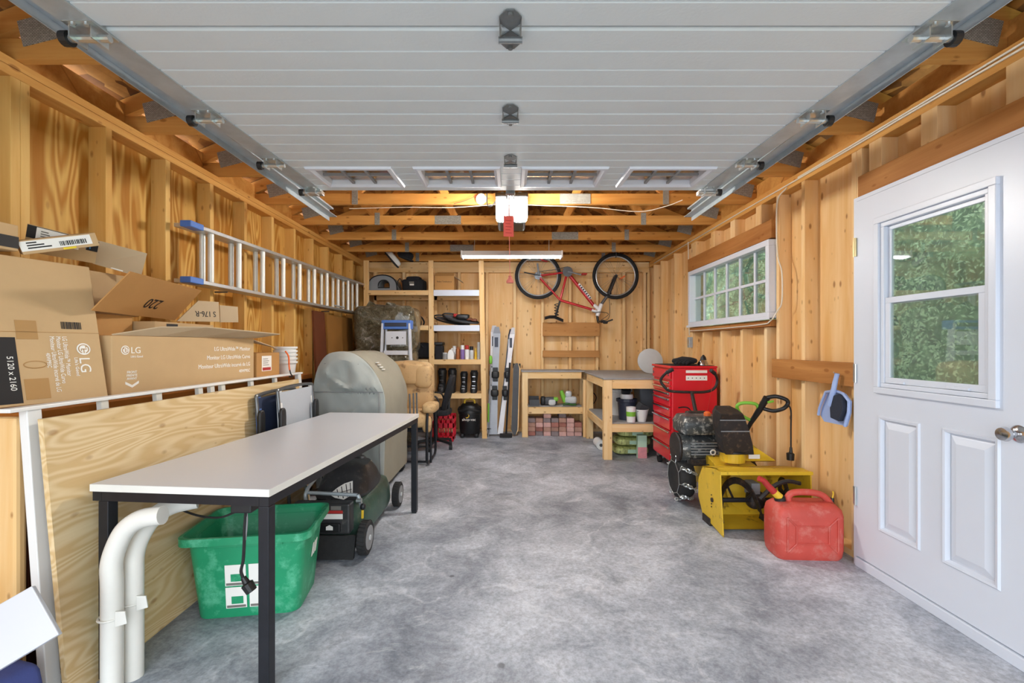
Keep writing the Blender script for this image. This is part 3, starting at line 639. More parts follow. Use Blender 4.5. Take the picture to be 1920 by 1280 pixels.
# toothy grin graphic on the cover
def hit(u, v, p0, n):                               # sight line met with the plane p0, n
    d = Vector(((u-U0)/F,1,-(v-V0)/F)); o = Vector((0,0,H)); return o+d*((Vector(p0)-o).dot(n)/d.dot(n))
gn = Vector((.22,-.50,.84)).normalized(); gp = Vector((-1.06,2.86,.368))
def gz(x, y, k=0): return hit(300+x/3.556,820+y/3.556,gp+gn*k,gn)
MB().sheet([gz(*p) for p in ((1130,380),(1165,402),(1225,415),(1285,378),(1285,290),(1230,308),(1185,335))],-.003).build('grin_graphic','print_white',mw)
q = MB()
for a, b in (((1150,382),(1278,345)),((1180,345),(1190,400)),((1210,328),(1222,405)),((1240,312),(1250,395)),((1268,302),(1272,380))): q.tube([gz(*a,.002),gz(*b,.002)],.0028,5)
q.build('grin_lines','print_black',mw)
MB().blob((-1.12,3.30,.40),(.07,.07,.04),.6,.8,14,8).build('fuel_cap','black_plastic',mw,smooth=True)
MB().tube(catmull([(-1.1,3.34,.40),(-1.1,3.36,.45),(-1.08,3.37,.47)],4),.006,6).build('pull_grip','black_plastic',mw)
MB().box(-1.28,-.94,2.66,2.74,.13,.31).build('rear_panel','mower_black',mw,bevel=.012)
MB().box(-1.12,-.98,2.6585,2.6595,.255,.272).build('warning_label','print_red',mw); MB().box(-1.12,-.98,2.6585,2.6595,.222,.252).build('warning_label','print_white',mw)
MB().box(-1.12,-1.06,2.6585,2.6595,.275,.298).build('warning_label','yellow_plain',mw); MB().box(-1.05,-.99,2.6585,2.6595,.275,.298).build('warning_label','print_grey',mw)
MB().box(-1.11,-.99,2.64,2.66,.15,.20).build('chute_latch','black_plastic',mw,bevel=.006)
MB().prism([(-1.07,.165),(-1.03,.165),(-1.03,.185),(-1.05,.195),(-1.07,.185)],2.6385,2.6395,'y').build('arrow_label','print_white',mw)
MB().add([(-1.27,2.645,.13),(-.90,2.645,.13),(-.90,2.60,.012),(-1.27,2.60,.012),(-1.27,2.66,.13),(-.90,2.66,.13),(-.90,2.625,.012),(-1.27,2.625,.012)],[(0,1,2,3),(7,6,5,4),(0,4,5,1),(1,5,6,2),(2,6,7,3),(3,7,4,0)]).build('rear_flap','black_rubber',mw)
for (x, y, r) in ((-.86,2.695,.096),(-.868,3.50,.09),(-1.285,2.695,.096),(-1.272,3.50,.09)):
    z_ = r+.005; wh = MB(TR((x,y,z_),0,0,R(90))).lathe([(r*.55,-.024),(r*.92,-.026),(r,-.018),(r,.018),(r*.92,.026),(r*.55,.024)],26).build('wheel','black_rubber',mw,smooth=True)
    h = MB(TR((x,y,z_),0,0,R(90)))
    h.lathe([(r*.72,-.0275),(r*.72,.0275)],24); h.build('wheel_disc','mid_grey',wh)
    h = MB(TR((x,y,z_),0,0,R(90)))
    for k in range(5): a = 2*math.pi*k/5; h.bar((r*.12*math.cos(a),r*.12*math.sin(a),0),(r*.66*math.cos(a),r*.66*math.sin(a),0),.06,r*.2)
    h.lathe([(r*.16,-.033),(r*.16,.033)],12); h.build('wheel_hub','disc_grey',wh)
    kb = MB(TR((x,y,z_),0,0,R(90)))
    for k in range(26):
        a = 2*math.pi*k/26; kb.bar((r*.98*math.cos(a),r*.98*math.sin(a),-.02),(r*.98*math.cos(a+.1),r*.98*math.sin(a+.1),.02),.008,.012)
    kb.build('tyre_tread','black_rubber',wh)
for x in (-.915,-1.235):
    hp = catmull([(x,2.79,.25),(x,2.765,.30),(x-.012,2.76,.332)],5) if x > -1 else catmull([(x,2.78,.25),(x,2.74,.34),(x,2.86,.39),(x,3.2,.45),(x,3.42,.47)],5)
    MB().tube(hp,.011,8).build('handle_tube','galvanized',mw,smooth=True)
MB().cyl((-1.235,2.76,.345),(-.93,2.76,.33),.011,8).build('handle_crossbar','galvanized',mw)
MB().blob((-.885,2.73,.27),(.016,.016,.02),.8,.8,12,8).build('lever_knob','black_plastic',mw,smooth=True); MB().tube([(-.89,2.735,.2),(-.887,2.73,.255)],.008,8).build('lever','yellow_plain',mw)
MB().cyl((-.93,2.75,.3),(-.9,2.75,.3),.014,10).build('handle_bolt','zinc_bright',mw)
# ---- folded camping chairs
def folded_chair(x, y0, y1, zt, mat, side, lab):
    c = thing('folding_chair', lab, 'chair', (x,(y0+y1)/2,0), 'folded camping chairs by the plywood')
    n = 10; rows = []
    for i in range(n+1):
        t = i/n; z = .30+(zt-.32)*t; sag = -.012*math.sin(math.pi*t)
        rows.append([(x+sag-.055*(z/zt),y0+.012,z),(x+sag-.055*(z/zt),y1-.012,z),(x+sag-.062*(z/zt)-.004,y1-.012,z),(x+sag-.062*(z/zt)-.004,y0+.012,z)])
    MB().loft(rows).build('fabric_back',mat,c,smooth=True)
    MB().tube(catmull([(x+.035,y0,.03),(x-.01,y0,.5),(x-.055,y0,zt-.06),(x-.06,y0+.05,zt),(x-.06,y1-.05,zt),(x-.055,y1,zt-.06),(x-.01,y1,.5),(x+.035,y1,.03)],5),.011,8).build('back_tube','steel_dark',c,smooth=True)
    for y in (y0+.002,y1-.002):
        MB().tube(catmull([(x+.045,y,.02),(x-.005,y,.4),(x-.035,y-.0,.8)],4),.010,8).build('leg','aluminium',c,smooth=True)
        MB().blob((x-.02,y-.018,.70),(.014,.03,.14),.4,.4,14,10).build('armrest','black_plastic',c,smooth=True)
    for a, z in ((y0,.6),(y1,.6)): MB().cyl((x-.01,a-.02,z),(x-.01,a+.02,z),.018,10).build('pivot','black_plastic',c)
    for a, b in ((y0+.004,y0+.05),(y1-.03,y1-.004)):
        MB().loft([[(x-.055*t/zt-.012+d,yy,t) for d, yy in ((-.006,a),(.008,a),(.008,b),(-.006,b))] for t in (.4,.65,zt-.01)]).build('side_hem',side,c)
    MB().box(x-.02,x+.03,y0+.04,y1-.04,.30,.36).build('folded_seat',mat,c,bevel=.01)
folded_chair(-1.505,2.80,3.30,.93,'chair_navy','chair_blue','navy and blue folded camping chair against the plywood')
folded_chair(-1.425,2.90,3.40,.955,'chair_grey','white_plastic','light grey folded camping chair in front of the blue one')
# ---- covered barbecue
bq = thing('covered_barbecue', 'barbecue under a fitted grey fabric cover behind the table', 'barbecue', (-1.33,4.15,0))
prof = [(-1.60,.06),(-1.625,.4),(-1.63,.72),(-1.625,.90),(-1.585,1.06),(-1.52,1.155),(-1.44,1.185),(-1.34,1.185),(-1.25,1.15),(-1.16,1.07),(-1.09,.97),(-1.045,.86),(-1.03,.74),(-1.035,.4),(-1.045,.06)]
prof2 = [(p[0]*1.0, p[1]) for p in catmull([(a,0,b) for a,b in prof],3) for p in [(p[0],p[2])]]
def cover(y0, y1, n, mat, name, k0=0):
    rings = []
    for i in range(n+1):
        y = y0+(y1-y0)*i/n; r = []
        for j, (x, z) in enumerate(prof2):
            w = noise.noise(Vector((x*7,y*7,z*7)))*.012+noise.noise(Vector((x*19,y*9,z*14)))*.004
            r.append((x+w,y,z+w*.6))
        rings.append(r)
    return MB().loft(rings).build(name,mat,bq,smooth=True)
cover(3.752,4.57,18,'cover_olive','cover_wrap')
# end face with folds, seam and pleats
q = MB(); nx, nz = 30, 36; idx = {}; vs = []; fs = []
cx, cz = -1.33, .62; m = len(prof2)
rings = []
for t in [1,.985]+[.96-.04*i for i in range(24)]:
    r = []
    for x, z in prof2:
        X = cx+(x-cx)*t; Z = cz+(z-cz)*t
        fold = (.15*(.35-abs(noise.noise(Vector((X*2.2+Z*3.2,1.7,Z*2-X*3)))))+.022*noise.noise(Vector((X*11+Z*9,5,Z*8-X*8))))*(1.0 if Z > .86 else .45)
        if abs(Z-.86) < .03: fold -= .012*(1-abs(Z-.86)/.03)
        r.append((X,3.75-(.0 if t == 1 else .008)-fold*min(1,(1-t)*9),Z))
    rings.append(r)
MB().loft(rings).build('cover_end','cover_grey',bq,smooth=True)
for a, b in (((-1.06,.13),(-1.075,.86)),((-1.62,.86),(-1.04,.855)),((-1.52,1.09),(-1.24,1.085))):
    MB().tube(catmull([(a[0],3.715,a[1]),((a[0]+b[0])/2,3.705,(a[1]+b[1])/2),(b[0],3.715,b[1])],6),.0035,6).build('seam','mid_grey',bq)
for i, (u, v) in enumerate(((709,684),(714,688),(719,692),(722,690))): MB().box(-1.17+i*.018,-1.16+i*.018,3.95,4.02,1.085-i*.02,1.092-i*.02).build('cover_tag','white_plastic',bq)
for x in (-1.56,-1.09):
    for y in (3.82,4.48): MB().cyl((x,y-.02,.05),(x,y+.02,.05),.05,16).build('caster','black_plastic',bq)
# ---- tan cushioned patio recliner
rc = thing('patio_recliner', 'tan cushioned patio chair on a black tube frame', 'chair', (-1.05,4.95,0))
MB().blob((-1.12,5.06,.80),(.27,.09,.265),.32,.45,28,16,.012,7).build('back_cushion','tan_leather',rc,smooth=True)
MB().blob((-1.10,4.96,.93),(.18,.05,.115),.45,.6,22,12,.01,9).build('head_pad','tan_leather',rc,smooth=True)
MB().blob((-.955,4.97,.90),(.10,.07,.13),.6,.7,18,12,.01,9).build('side_pad','tan_leather',rc,smooth=True)
MB().blob((-1.10,4.86,.47),(.26,.24,.085),.4,.45,26,12,.01,7).build('seat_cushion','tan_leather',rc,smooth=True)
MB().blob((-.845,4.83,.585),(.075,.20,.05),.55,.6,20,12,.006,8).build('arm_pad','tan_leather',rc,smooth=True)
MB().blob((-.86,4.70,.43),(.05,.05,.09),.6,.7,16,10,.006,8).build('arm_roll','tan_leather',rc,smooth=True)
MB().blob((-1.36,4.83,.585),(.06,.20,.05),.55,.6,20,12,.006,8).build('arm_pad','tan_leather',rc,smooth=True)
for x in (-.85,-1.36):
    MB().tube(catmull([(x,4.66,.54),(x,4.63,.42),(x,4.64,.12),(x,4.70,.025),(x,4.95,.02),(x,5.12,.025),(x,5.17,.12),(x,5.15,.5)],5),.014,8).build('side_frame','black_metal',rc,smooth=True)
    MB().tube([(x+.03,4.69,.03),(x+.03,4.69,.5)],.011,8).build('leg','black_metal',rc); MB().tube([(x-.025,4.74,.03),(x-.025,4.74,.48)],.010,8).build('leg','black_metal',rc)
for z, y in ((.36,4.68),(.2,4.68),(.025,4.75)): MB().cyl((-1.36,y,z),(-.85,y,z),.011,8).build('crossbar','black_metal',rc)
MB().box(-1.30,-.90,4.72,5.05,.34,.385).build('seat_pan','black_metal',rc,bevel=.004)
for i, u in enumerate((769,776,782)): MB().cyl(P(u,775,4.60),P(u-1,738-i,4.60),.009,8).build('recline_rod','steel_dark',rc)
# ---- step ladder with blue top
sl = thing('step_ladder', 'white folded step ladder with a blue plastic top', 'step ladder', (-1.33,5.25,0))
Y = 5.23
MB().box(X_(716,Y),X_(771,Y),Y-.02,Y+.11,Z_(617,Y),Z_(600,Y)).build('top_cap','blue_plastic',sl,bevel=.008); MB().box(X_(722,Y),X_(763,Y),Y-.03,Y-.019,Z_(612,Y),Z_(605,Y)).build('tool_tray','ski_navy',sl,bevel=.004)
for a, b in (((718,606),(712,980)),((768,606),(786,980))):
    pa, pb = P(a[0],a[1],Y), P(b[0],b[1],Y); pb = Vector((pb.x+(pa.x-pb.x)*.0,Y-.02,0)); pb.x = pa.x+(-.06 if a[0] < 740 else .06)
    MB().bar(pa,pb,.022,.06,(0,1,0)).build('rail','white_paint',sl,bevel=.003)
    pa2 = pa+Vector((.028 if a[0] < 740 else -.028,.055,0)); pb2 = pb+Vector((.02 if a[0] < 740 else -.02,.10,0)); MB().bar(pa2,pb2,.018,.035,(0,1,0)).build('rear_rail','white_paint',sl,bevel=.003)
MB().box(X_(724,Y),X_(762,Y),Y-.012,Y-.008,Z_(646,Y),Z_(621,Y)).build('top_plate','white_paint',sl)
for u, v, r in ((745,633,.016),(735,633,.006),(755,633,.006)): c = P(u,v,Y-.0125); MB().cyl(c,c+Vector((0,-.002,0)),r,14).build('hole_rim','black_plastic',sl)
for v in (657,705,755,800): MB().box(X_(722,Y)-.0005*(v-640),X_(764,Y)+.0005*(v-640),Y-.03,Y+.04,Z_(v+8,Y),Z_(v,Y)).build('step','white_paint',sl,bevel=.003)
# ---- plastic wrapped cushions
ms = thing('wrapped_mattress', 'rolled mattress wrapped in clear wrinkled plastic behind the step ladder', 'mattress', (-1.52,5.72,0))
MB().blob((-1.53,5.72,1.435),(.385,.28,.30),.35,.4,40,22,.035,8).build('upper_roll','plastic_wrap',ms,smooth=True)
MB().blob((-1.56,5.72,.625),(.385,.28,.60),.25,.35,40,30,.04,6).build('lower_roll','plastic_wrap',ms,smooth=True)
q = MB()
for x0, x1, h in ((-1.80,-1.60,.10),(-1.58,-1.33,.085)): q.loft([[(x0,5.6,1.69),(x1,5.6,1.69),(x1,5.7,1.69),(x0,5.7,1.69)],[(x0+.06,5.62,1.69+h),(x1-.10,5.62,1.69+h*.8),(x1-.10,5.65,1.69+h*.8),(x0+.06,5.65,1.69+h)]])
q.build('plastic_ruffle','plastic_wrap',ms)
# ---- flat cartons leaning on the left wall under the ladder
cp = slab(-1.965,-2.04,4.95,5.75,1.585,.02).build('cardboard_panel','card_brown_old'); 
tag(cp,'flat dark brown cardboard panel standing below the far end of the long ladder','cardboard')
cp.data.transform(Matrix.Translation((0,.1,0)))
rp = slab(-1.95,-2.035,4.70,4.98,1.60,.02).build('door_panel','card_red_brown'); tag(rp,'narrow reddish brown wooden panel leaning on the left wall','panel')
# ---- aluminium extension ladder hung on the left wall
ld = thing('extension_ladder', 'aluminium extension ladder with blue end caps hung on the left wall', 'ladder', (-1.98,4.5,1.62))
ya, yb = 2.78, 6.2
def lz(y, top): return (1.975+(y-2.78)*.022) if top else (1.635+(y-2.78)*.006)
for sx, (a, b) in ((-2.028,(ya,yb)),(-1.968,(ya+.02,yb-.15))):
    for top in (0, 1):
        q = MB(); d = .012
        q.loft([[(sx-.03,y,lz(y,top)-d),(sx+.03,y,lz(y,top)-d),(sx+.03,y,lz(y,top)+d),(sx-.03,y,lz(y,top)+d)] for y in (a,b)]); q.build('rail','aluminium',ld,bevel=.003)
for u in (388,441,486,525,556,584,608,629,648,665):
    y = 853*2.0/(957-u)
    for sx, dy in ((-2.03,.0),(-1.966,-.012)):
        MB().cyl((sx,y+dy,lz(y,0)+.012),(sx,y+dy,lz(y,1)-.012),.0185,10).build('rung','rung_alu',ld,smooth=True)
for top in (0, 1): MB().box(-2.0,-1.932,ya-.03,ya+.09,lz(ya,top)-.017,lz(ya,top)+.021).build('end_cap','blue_plastic',ld,bevel=.005)
for top in (0, 1): MB().bar((-1.93,5.0,lz(5,top)+(.03 if not top else -.03)),(-1.93,5.3,lz(5.3,top)+(.03 if not top else -.03)),.01,.012).build('rung_lock','galvanized',ld)
for y in (3.2,5.0): MB().tube([(-2.079,y,1.612),(-1.99,y,1.612)],.006,6).build('hook','steel_dark',ld)
# ================================================================ CARTONS ON THE CABINET
def carton(name, label, cat, M, L, D, Hh, mat='cardboard', open_top=False, group=None):
    c = thing(name, label, cat, M, group); t = .005
    if open_top:
        q = MB(M); q.box(-L/2,L/2,-D/2,-D/2+t,0,Hh); q.box(-L/2,L/2,D/2-t,D/2,0,Hh); q.box(-L/2,-L/2+t,-D/2+t,D/2-t,0,Hh); q.box(L/2-t,L/2,-D/2+t,D/2-t,0,Hh); q.box(-L/2,L/2,-D/2,D/2,0,t)
        q.build('body',mat,c)
    else: MB(M).box(-L/2,L/2,-D/2,D/2,0,Hh).build('body',mat,c,bevel=.004)
    return c
def barcode(c, M, w, h, n=14, mat='print_black'):
    q = MB(M); x = 0; rnd = random.Random(3)
    while x < w:
        b = w/n*rnd.uniform(.2,.7); q.box(x,x+b,0,h,.0,.0008); x += b+w/n*rnd.uniform(.2,.6)
    q.build('barcode',mat,c)
def logo(c, M, r):                                  # round face emblem
    MB(M).lathe([(r,0),(r,.0008)],24).build('logo_disc','print_white',c)
    q = MB(M); q.tube([(r*.72*math.cos(a),r*.72*math.sin(a),.0012) for a in [R(d) for d in range(20,345,15)]],r*.07,5)
    q.tube([(0,r*.42,.0012),(0,-r*.36,.0012),(r*.34,-r*.36,.0012)],r*.07,5); q.tube([(0,.0,.0012),(r*.72,.0,.0012)],r*.06,5); q.lathe([(r*.12,.0),(r*.12,.0015)],10,Matrix.Translation((-r*.36,r*.34,0))); q.build('logo_lines','tape_brown',c)
# long monitor carton lying on the cabinet, long side to the aisle
oA = Vector((-1.772,2.022,.9965)); aA = R(4); dA = Vector((math.sin(aA),math.cos(aA),0)); nA = Vector((dA.y,-dA.x,0))   # near corner, along the face, out to the aisle
bL, bD, bH = 1.0, .27, .285
def G(s, off, z): return Vector((oA.x,oA.y,z))+dA*s+nA*off
cL = G(bL/2,-bD/2,.9965); ML = TR(cL,R(90)-aA)
lb = carton('monitor_carton','long brown monitor carton lying flat with white print and a flap folded out','box',ML,bL,bD,bH)
def fr(s, z): return frame(G(s,.0006,z),dA,(0,0,1))
logo(lb, fr(.065,1.215), .021)
text('LG', .042, fr(.093,1.200), 'print_white', lb, sx=1.05); text("Life's Good", .014, fr(.093,1.18), 'print_white', lb)
for s_, z, sz in (('LG UltraWide™ Monitor',1.205,.034),('Monitor LG UltraWide Curvo',1.155,.034),('Moniteur UltraWide incurvé de LG',1.106,.034),('40WP95C',1.066,.028)):
    text(s_, sz, fr(bL-.04,z), 'print_white', lb, 'RIGHT', sx=.92)
MB(fr(.10,1.07)).prism([(-.035,.0),(-.035,-.012),(0,-.03),(.035,-.012),(.035,0),(0,-.018)],0,.0008,'z').build('arrow_print','print_white',lb)
for i, s_ in enumerate(('FRONT','FRENTE','AVANT')): text(s_, .016, fr(.10,1.107-i*.015), 'print_white', lb, 'CENTER')
q = MB(); A = [G(.0,.0,1.2825),G(.22,.035,1.325),G(.48,.07,1.335),G(.78,.09,1.325),G(bL+.10,.12,1.312)]
for i in range(4):
    h0, h1 = G(bL*i/4,0,1.2825), G(bL*(i+1)/4,0,1.2825); a0, a1 = A[i], A[i+1]
    q.add([h0,h1,a1,a0]+[p+Vector((0,0,.005)) for p in (h0,h1,a1,a0)],[(0,1,2,3),(7,6,5,4),(0,4,5,1),(1,5,6,2),(2,6,7,3),(3,7,4,0)])
q.build('top_flap','cardboard_grey',lb)
MB().sheet([G(bL+.003,0,1.27),G(bL+.003,-.09,1.27),G(bL+.25,-.03,1.225),G(bL+.22,.03,1.215)],.004).build('end_flap','cardboard_grey',lb)
# upright monitor carton leaning towards the wall
o1, o2 = Vector((-1.752,1.983,1.010)), Vector((-1.885,1.49,1.010)); dr = (o1-o2).normalized(); nrm = Vector((dr.y,-dr.x,0))
upv = (Vector((0,0,1))-nrm*.20).normalized()
MU = frame(o2, dr, upv); bw, bh = (o1-o2).length, .585      # local x along the face, y up, z towards the aisle
ub = thing('monitor_carton','upright taped monitor carton with sideways print and a black strip','box',MU)
MB(MU).box(0,bw,.0,bh,-.05,0).build('body','cardboard',ub,bevel=.004)
MB(MU).box(0,bw,.283,.2855,-.001,.0012).build('flap_seam','tape_brown',ub)
MB(MU).box(bw-.28,bw-.215,.255,.33,.0,.0012).build('tape','tape_brown',ub); MB(MU).box(bw-.275,bw-.20,.02,.10,.0,.0012).build('tape','tape_brown',ub)
MB(MU).box(bw-.42,bw-.285,.01,.262,0,.0012).build('black_strip','print_black',ub)
def fu(x, y, rot=-90): return MU @ Matrix.Translation((x,y,.0014)) @ Matrix.Rotation(R(rot),4,'Z')
text('5120 x 2160', .026, fu(bw-.316,.19), 'print_white', ub)
for s_, x, sz in (('LG UltraWide™ Monitor',bw-.137,.0225),('Monitor LG UltraWide Curvo',bw-.158,.0225),('Moniteur UltraWide incurvé de LG',bw-.179,.0225),('40WP95C',bw-.198,.02)): text(s_, sz, fu(x,.268 if sz > .021 else .20), 'print_white', ub, sx=.70)
logo(ub, fu(bw-.068,.215), .025); text('LG', .055, fu(bw-.088,.18), 'print_white', ub); text("Life's Good", .017, fu(bw-.105,.18), 'print_white', ub)
barcode(ub, MU @ Matrix.Translation((bw-.135,.30,.0006)), .072, .030)
MB(MU).tube([(bw-.235+.035*math.cos(a),.155+.014*math.sin(a),.001) for a in [2*math.pi*k/20 for k in range(20)]],.0018,4,True).build('hand_hole','tape_brown',ub)
# labelled carton behind the far end
sb = carton('shipping_carton','brown carton with a white and red shipping label at the far end','box',TR((-1.80,3.20,.9965),R(90)),.30,.20,.19,'cardboard_dark')
MB().box(-1.6995,-1.6988,3.11,3.235,1.06,1.165).build('shipping_label','print_white',sb); MB().box(-1.6987,-1.698,3.118,3.225,1.065,1.085).build('red_band','print_red',sb)
for i in range(4): MB().box(-1.6987,-1.698,3.125,3.20-.012*(i%2),1.10+i*.014,1.104+i*.014).build('label_print','print_grey',sb)
# open carton with big raised flap
oc = carton('open_carton','brown open carton with a raised flap stamped 220','box',TR((-1.905,2.51,1.283),R(90)),.45,.24,.075,'cardboard',True)
F1 = [P(172,582,1.95),P(328,600,2.62),P(378,545,2.62)]; F1.append(F1[2]+(F1[0]-F1[1])*.97)
MB().sheet(F1,.005).build('raised_flap','cardboard_dark',oc)
e1 = (F1[1]-F1[0]).normalized(); e2 = (F1[3]-F1[0]); nn = e1.cross(e2).normalized()
cc = (F1[0]+F1[1]+F1[2]+F1[3])/4
text('220', .085, frame(cc+nn*.001+e1*.02,-e1,-(e2-e1*e2.dot(e1))), 'print_black', oc, 'CENTER')
F2 = [P(332,602,2.64),P(412,603,2.95),P(410,566,2.95)]; F2.append(F2[2]+(F2[0]-F2[1])*.5)
MB().sheet(F2,.005).build('side_flap','cardboard_grey',oc)
e1 = (F2[1]-F2[0]).normalized(); nn = e1.cross(F2[3]-F2[0]).normalized(); text('S 176-R', .05, frame((F2[0]+F2[1]+F2[2]+F2[3])/4+nn*.001+e1*.01,-e1,-(F2[3]-F2[0])), 'print_black', oc, 'CENTER')
MB().sheet([P(413,604,2.98),P(447,604,3.1),P(446,575,3.1),P(412,572,2.98)],.005).build('end_flap','cardboard_grey',oc)
MB().box(-1.784,-1.7835,2.36,2.44,1.29,1.35).build('black_sticker','print_black',oc)
for a in (2.72,2.86): MB().box(-1.77,-1.74,a,a+.11,1.283,1.292).build('foam_strip','print_white',oc)
# small parcels on top
def carton2(lab, M, L, D, Hh, mat='cardboard', op=False):
    c = thing('parcel_box', lab, 'box', M, 'parcels piled on the monitor cartons'); 
    MB(M).box(-L/2,L/2,-D/2,D/2,0,Hh).build('body',mat,c,bevel=.003); return c
Mp = TR((-2.0,2.18,1.386),R(87),0,0)
p1 = carton2('opened parcel box with a black taped edge and upright side flap',Mp,.40,.10,.20)
f3 = [P(174,494,2.12),P(264,520,2.3),P(276,475,2.3),P(182,450,2.14)]
MB().sheet(f3,.004).build('side_flap','cardboard_grey',p1)
f4 = [P(44,470,1.885),P(178,494,2.08),P(186,453,2.06),P(52,419,1.87)]
MB().sheet(f4,.004).build('lid','cardboard',p1)
e1 = (f4[1]-f4[0]); e2 = (f4[3]-f4[0]); nn = e1.cross(e2).normalized()
def onf(f, a, b): return f[0]*(1-a)*(1-b)+f[1]*a*(1-b)+f[2]*a*b+f[3]*(1-a)*b
def patch(c, f, a0, a1, b0, b1, mat, name, off=.001):
    nn = (f[1]-f[0]).cross(f[3]-f[0]).normalized()*off
    MB().sheet([onf(f,a0,b0)+nn,onf(f,a1,b0)+nn,onf(f,a1,b1)+nn,onf(f,a0,b1)+nn],.0006).build(name,mat,c)
patch(p1,f4,0,1,.52,.98,'print_black','black_tape'); patch(p1,f4,.12,.72,.45,.96,'print_white','address_label',.002)
for i in range(8): patch(p1,f4,.50+i*.022,.508+i*.022+.006*(i%2),.55,.80,'print_black','barcode',.003)
for i in range(4): patch(p1,f4,.18,.3-.02*(i%2),.55+.09*i,.59+.09*i,'print_grey','label_print',.003)
for i in range(3): patch(p1,f4,.75+i*.06,.77+i*.06,.6,.85,'print_blue','tape_print',.003)
patch(p1,f3,.35,.6,.02,.4,'print_white','sticker')
f5 = [P(40,480,1.86),P(146,470,1.96),P(136,453,1.98),P(36,470,1.88)]
Mq = frame(P(44,478,1.78),(P(150,465,1.90)-P(44,478,1.78)),(0,-.25,1))
p2 = thing('parcel_box','small tilted parcel with a big white address label on its top','box',Mq,'parcels piled on the monitor cartons')
MB(Mq).box(0,.235,0,.055,-.13,0).build('body','cardboard',p2,bevel=.003)
MB(Mq).box(.0,.215,.012,.05,.0,.001).build('address_label','print_white',p2); barcode(p2, Mq @ Matrix.Translation((.115,.018,.0014)), .085, .018)
for i in range(3): MB(Mq).box(.02,.09-.02*i,.02+i*.01,.025+i*.01,.001,.0016).build('label_print','print_black',p2)
MB(Mq).box(.12,.16,.002,.010,0,.001).build('yellow_sticker','print_yellow',p2)
Mr = TR((-1.99,1.62,1.60),R(84)); p3 = carton2('half hidden parcel box at the left edge with black tape',Mr,.30,.14,.10); MB(Mr).box(-.15,.15,-.0715,-.0705,.01,.055).build('black_tape','print_black',p3)
for i in range(4): MB(Mr).box(-.1+i*.05,-.085+i*.05,-.0725,-.0716,.02,.045).build('tape_print','print_blue',p3)
# a dark parcel cluster beneath (fills the stack so that nothing hovers)
Ms = TR((-1.965,2.135,1.283),R(90)); p4 = carton2('brown parcel box wedged behind the upright monitor carton',Ms,.27,.16,.10,'cardboard_dark')
Mt = TR((-1.98,2.17,1.30),R(80))
# ---- nested white buckets and bungee cord
bk = thing('bucket_stack','stack of nested white plastic buckets on the cabinet end','bucket',(-1.84,3.72,.9965))
for i in range(5): MB(TR((-1.84,3.72,.9965+i*.030))).lathe([(.07,0),(.082,.095),(.092,.096),(.092,.112),(.083,.112)],24).build('bucket','white_plastic',bk,smooth=True)
bu = thing('bungee_cord','orange bungee cord with black hook beside the white buckets','cord',(-1.70,3.4,1.0))
MB().tube(catmull([P(535,658,3.36),P(541,668,3.36),P(542,684,3.36),P(543,694,3.36)],4),.006,6).build('cord','orange_plastic',bu); MB().tube(catmull([P(543,692,3.36),P(545,700,3.36),P(548,705,3.36),P(542,706,3.36)],4),.005,6).build('hook','black_plastic',bu)
# ================================================================ CEILING FIXTURES
op = thing('garage_door_opener','ceiling garage door opener with two glowing white lamp covers','opener',(0,3.7,2.2))
MB().box(-.06,.06,3.56,3.95,2.235,2.42).build('motor_housing','black_plastic',op,bevel=.01)
MB().box(-.105,.125,3.66,3.95,2.225,2.40).build('motor_housing','black_plastic',op,bevel=.02)
for x0, x1 in ((-.112,-.032),(.028,.132)): MB().box(x0,x1,3.52,3.655,2.222,2.385).build('lamp_cover','lamp_glow',op,bevel=.02,seg=3)
for x0, x1 in ((-.118,-.03),(.026,.138)): MB().box(x0,x1,3.52,3.66,2.387,2.425).build('lamp_hood','black_plastic',op,bevel=.01)
MB().box(-.022,.022,.3,3.56,2.335,2.375).build('rail','steel_dark',op); MB().box(-.018,.018,3.2,3.34,2.30,2.334).build('trolley','black_plastic',op,bevel=.004)
MB().bar((0,3.27,2.32),(0,3.01,2.26),.006,.03).build('door_arm','steel_dark',op); MB().bar((0.012,3.27,2.31),(0.012,3.05,2.25),.006,.03).build('door_arm','steel_dark',op)
MB().box(-.03,.03,2.988,3.03,2.235,2.275).build('arm_bracket','steel_dark',op,bevel=.003)
for x in (-.07,.08): MB().box(x-.012,x+.012,3.826,3.83,2.40,2.53).build('hanger_strap','galvanized',op)
rt = thing('release_cord','red release tag on a long pink pull cord with a handle','cord',(0,3.25,1.7))
MB().tube([(-.012,3.26,2.298),(-.010,3.26,2.17),(-.003,3.26,1.72)],.0025,5).build('cord','pink_cord',rt)
tgm = frame(P(953.5,424,3.255),(1,.2,0),(0,.05,1)); MB(tgm).box(-.037,.037,-.075,.075,-.0008,.0008).build('tag','red_tag',rt)
for i in range(5): MB(tgm).box(-.022,.022-.01*(i%2),-.05+i*.022,-.046+i*.022,.0008,.0014).build('tag_print','print_red',rt)
MB(TR((-.003,3.26,1.685))).lathe([(.026,0),(.027,.012),(.016,.03),(.010,.045),(.012,.05)],14).build('handle','pink_cord',rt,smooth=True)
sd = thing('smoke_detector','small round white smoke detector on a joist','detector',(X_(902,3.85),3.85,2.44))
MB(TR((X_(902,3.85),3.858,2.478),0,R(90))).lathe([(.045,0),(.048,.008),(.04,.02),(.02,.024)],20).build('base','white_plastic',sd,smooth=True)
MB(TR((X_(902,3.85),3.832,2.478),0,R(90))).lathe([(.016,0),(.015,.003)],12).build('cover','mid_grey',sd)
fx = thing('fluorescent_fixture','long white fluorescent strip light hanging below the joists','light',(0,5.18,2.23))
xa, xb = X_(865,5.18), X_(1054,5.18)
MB().prism([(5.11,2.25),(5.25,2.25),(5.21,2.31),(5.15,2.31)],xa,xb,'x').build('reflector','fluor_white',fx)
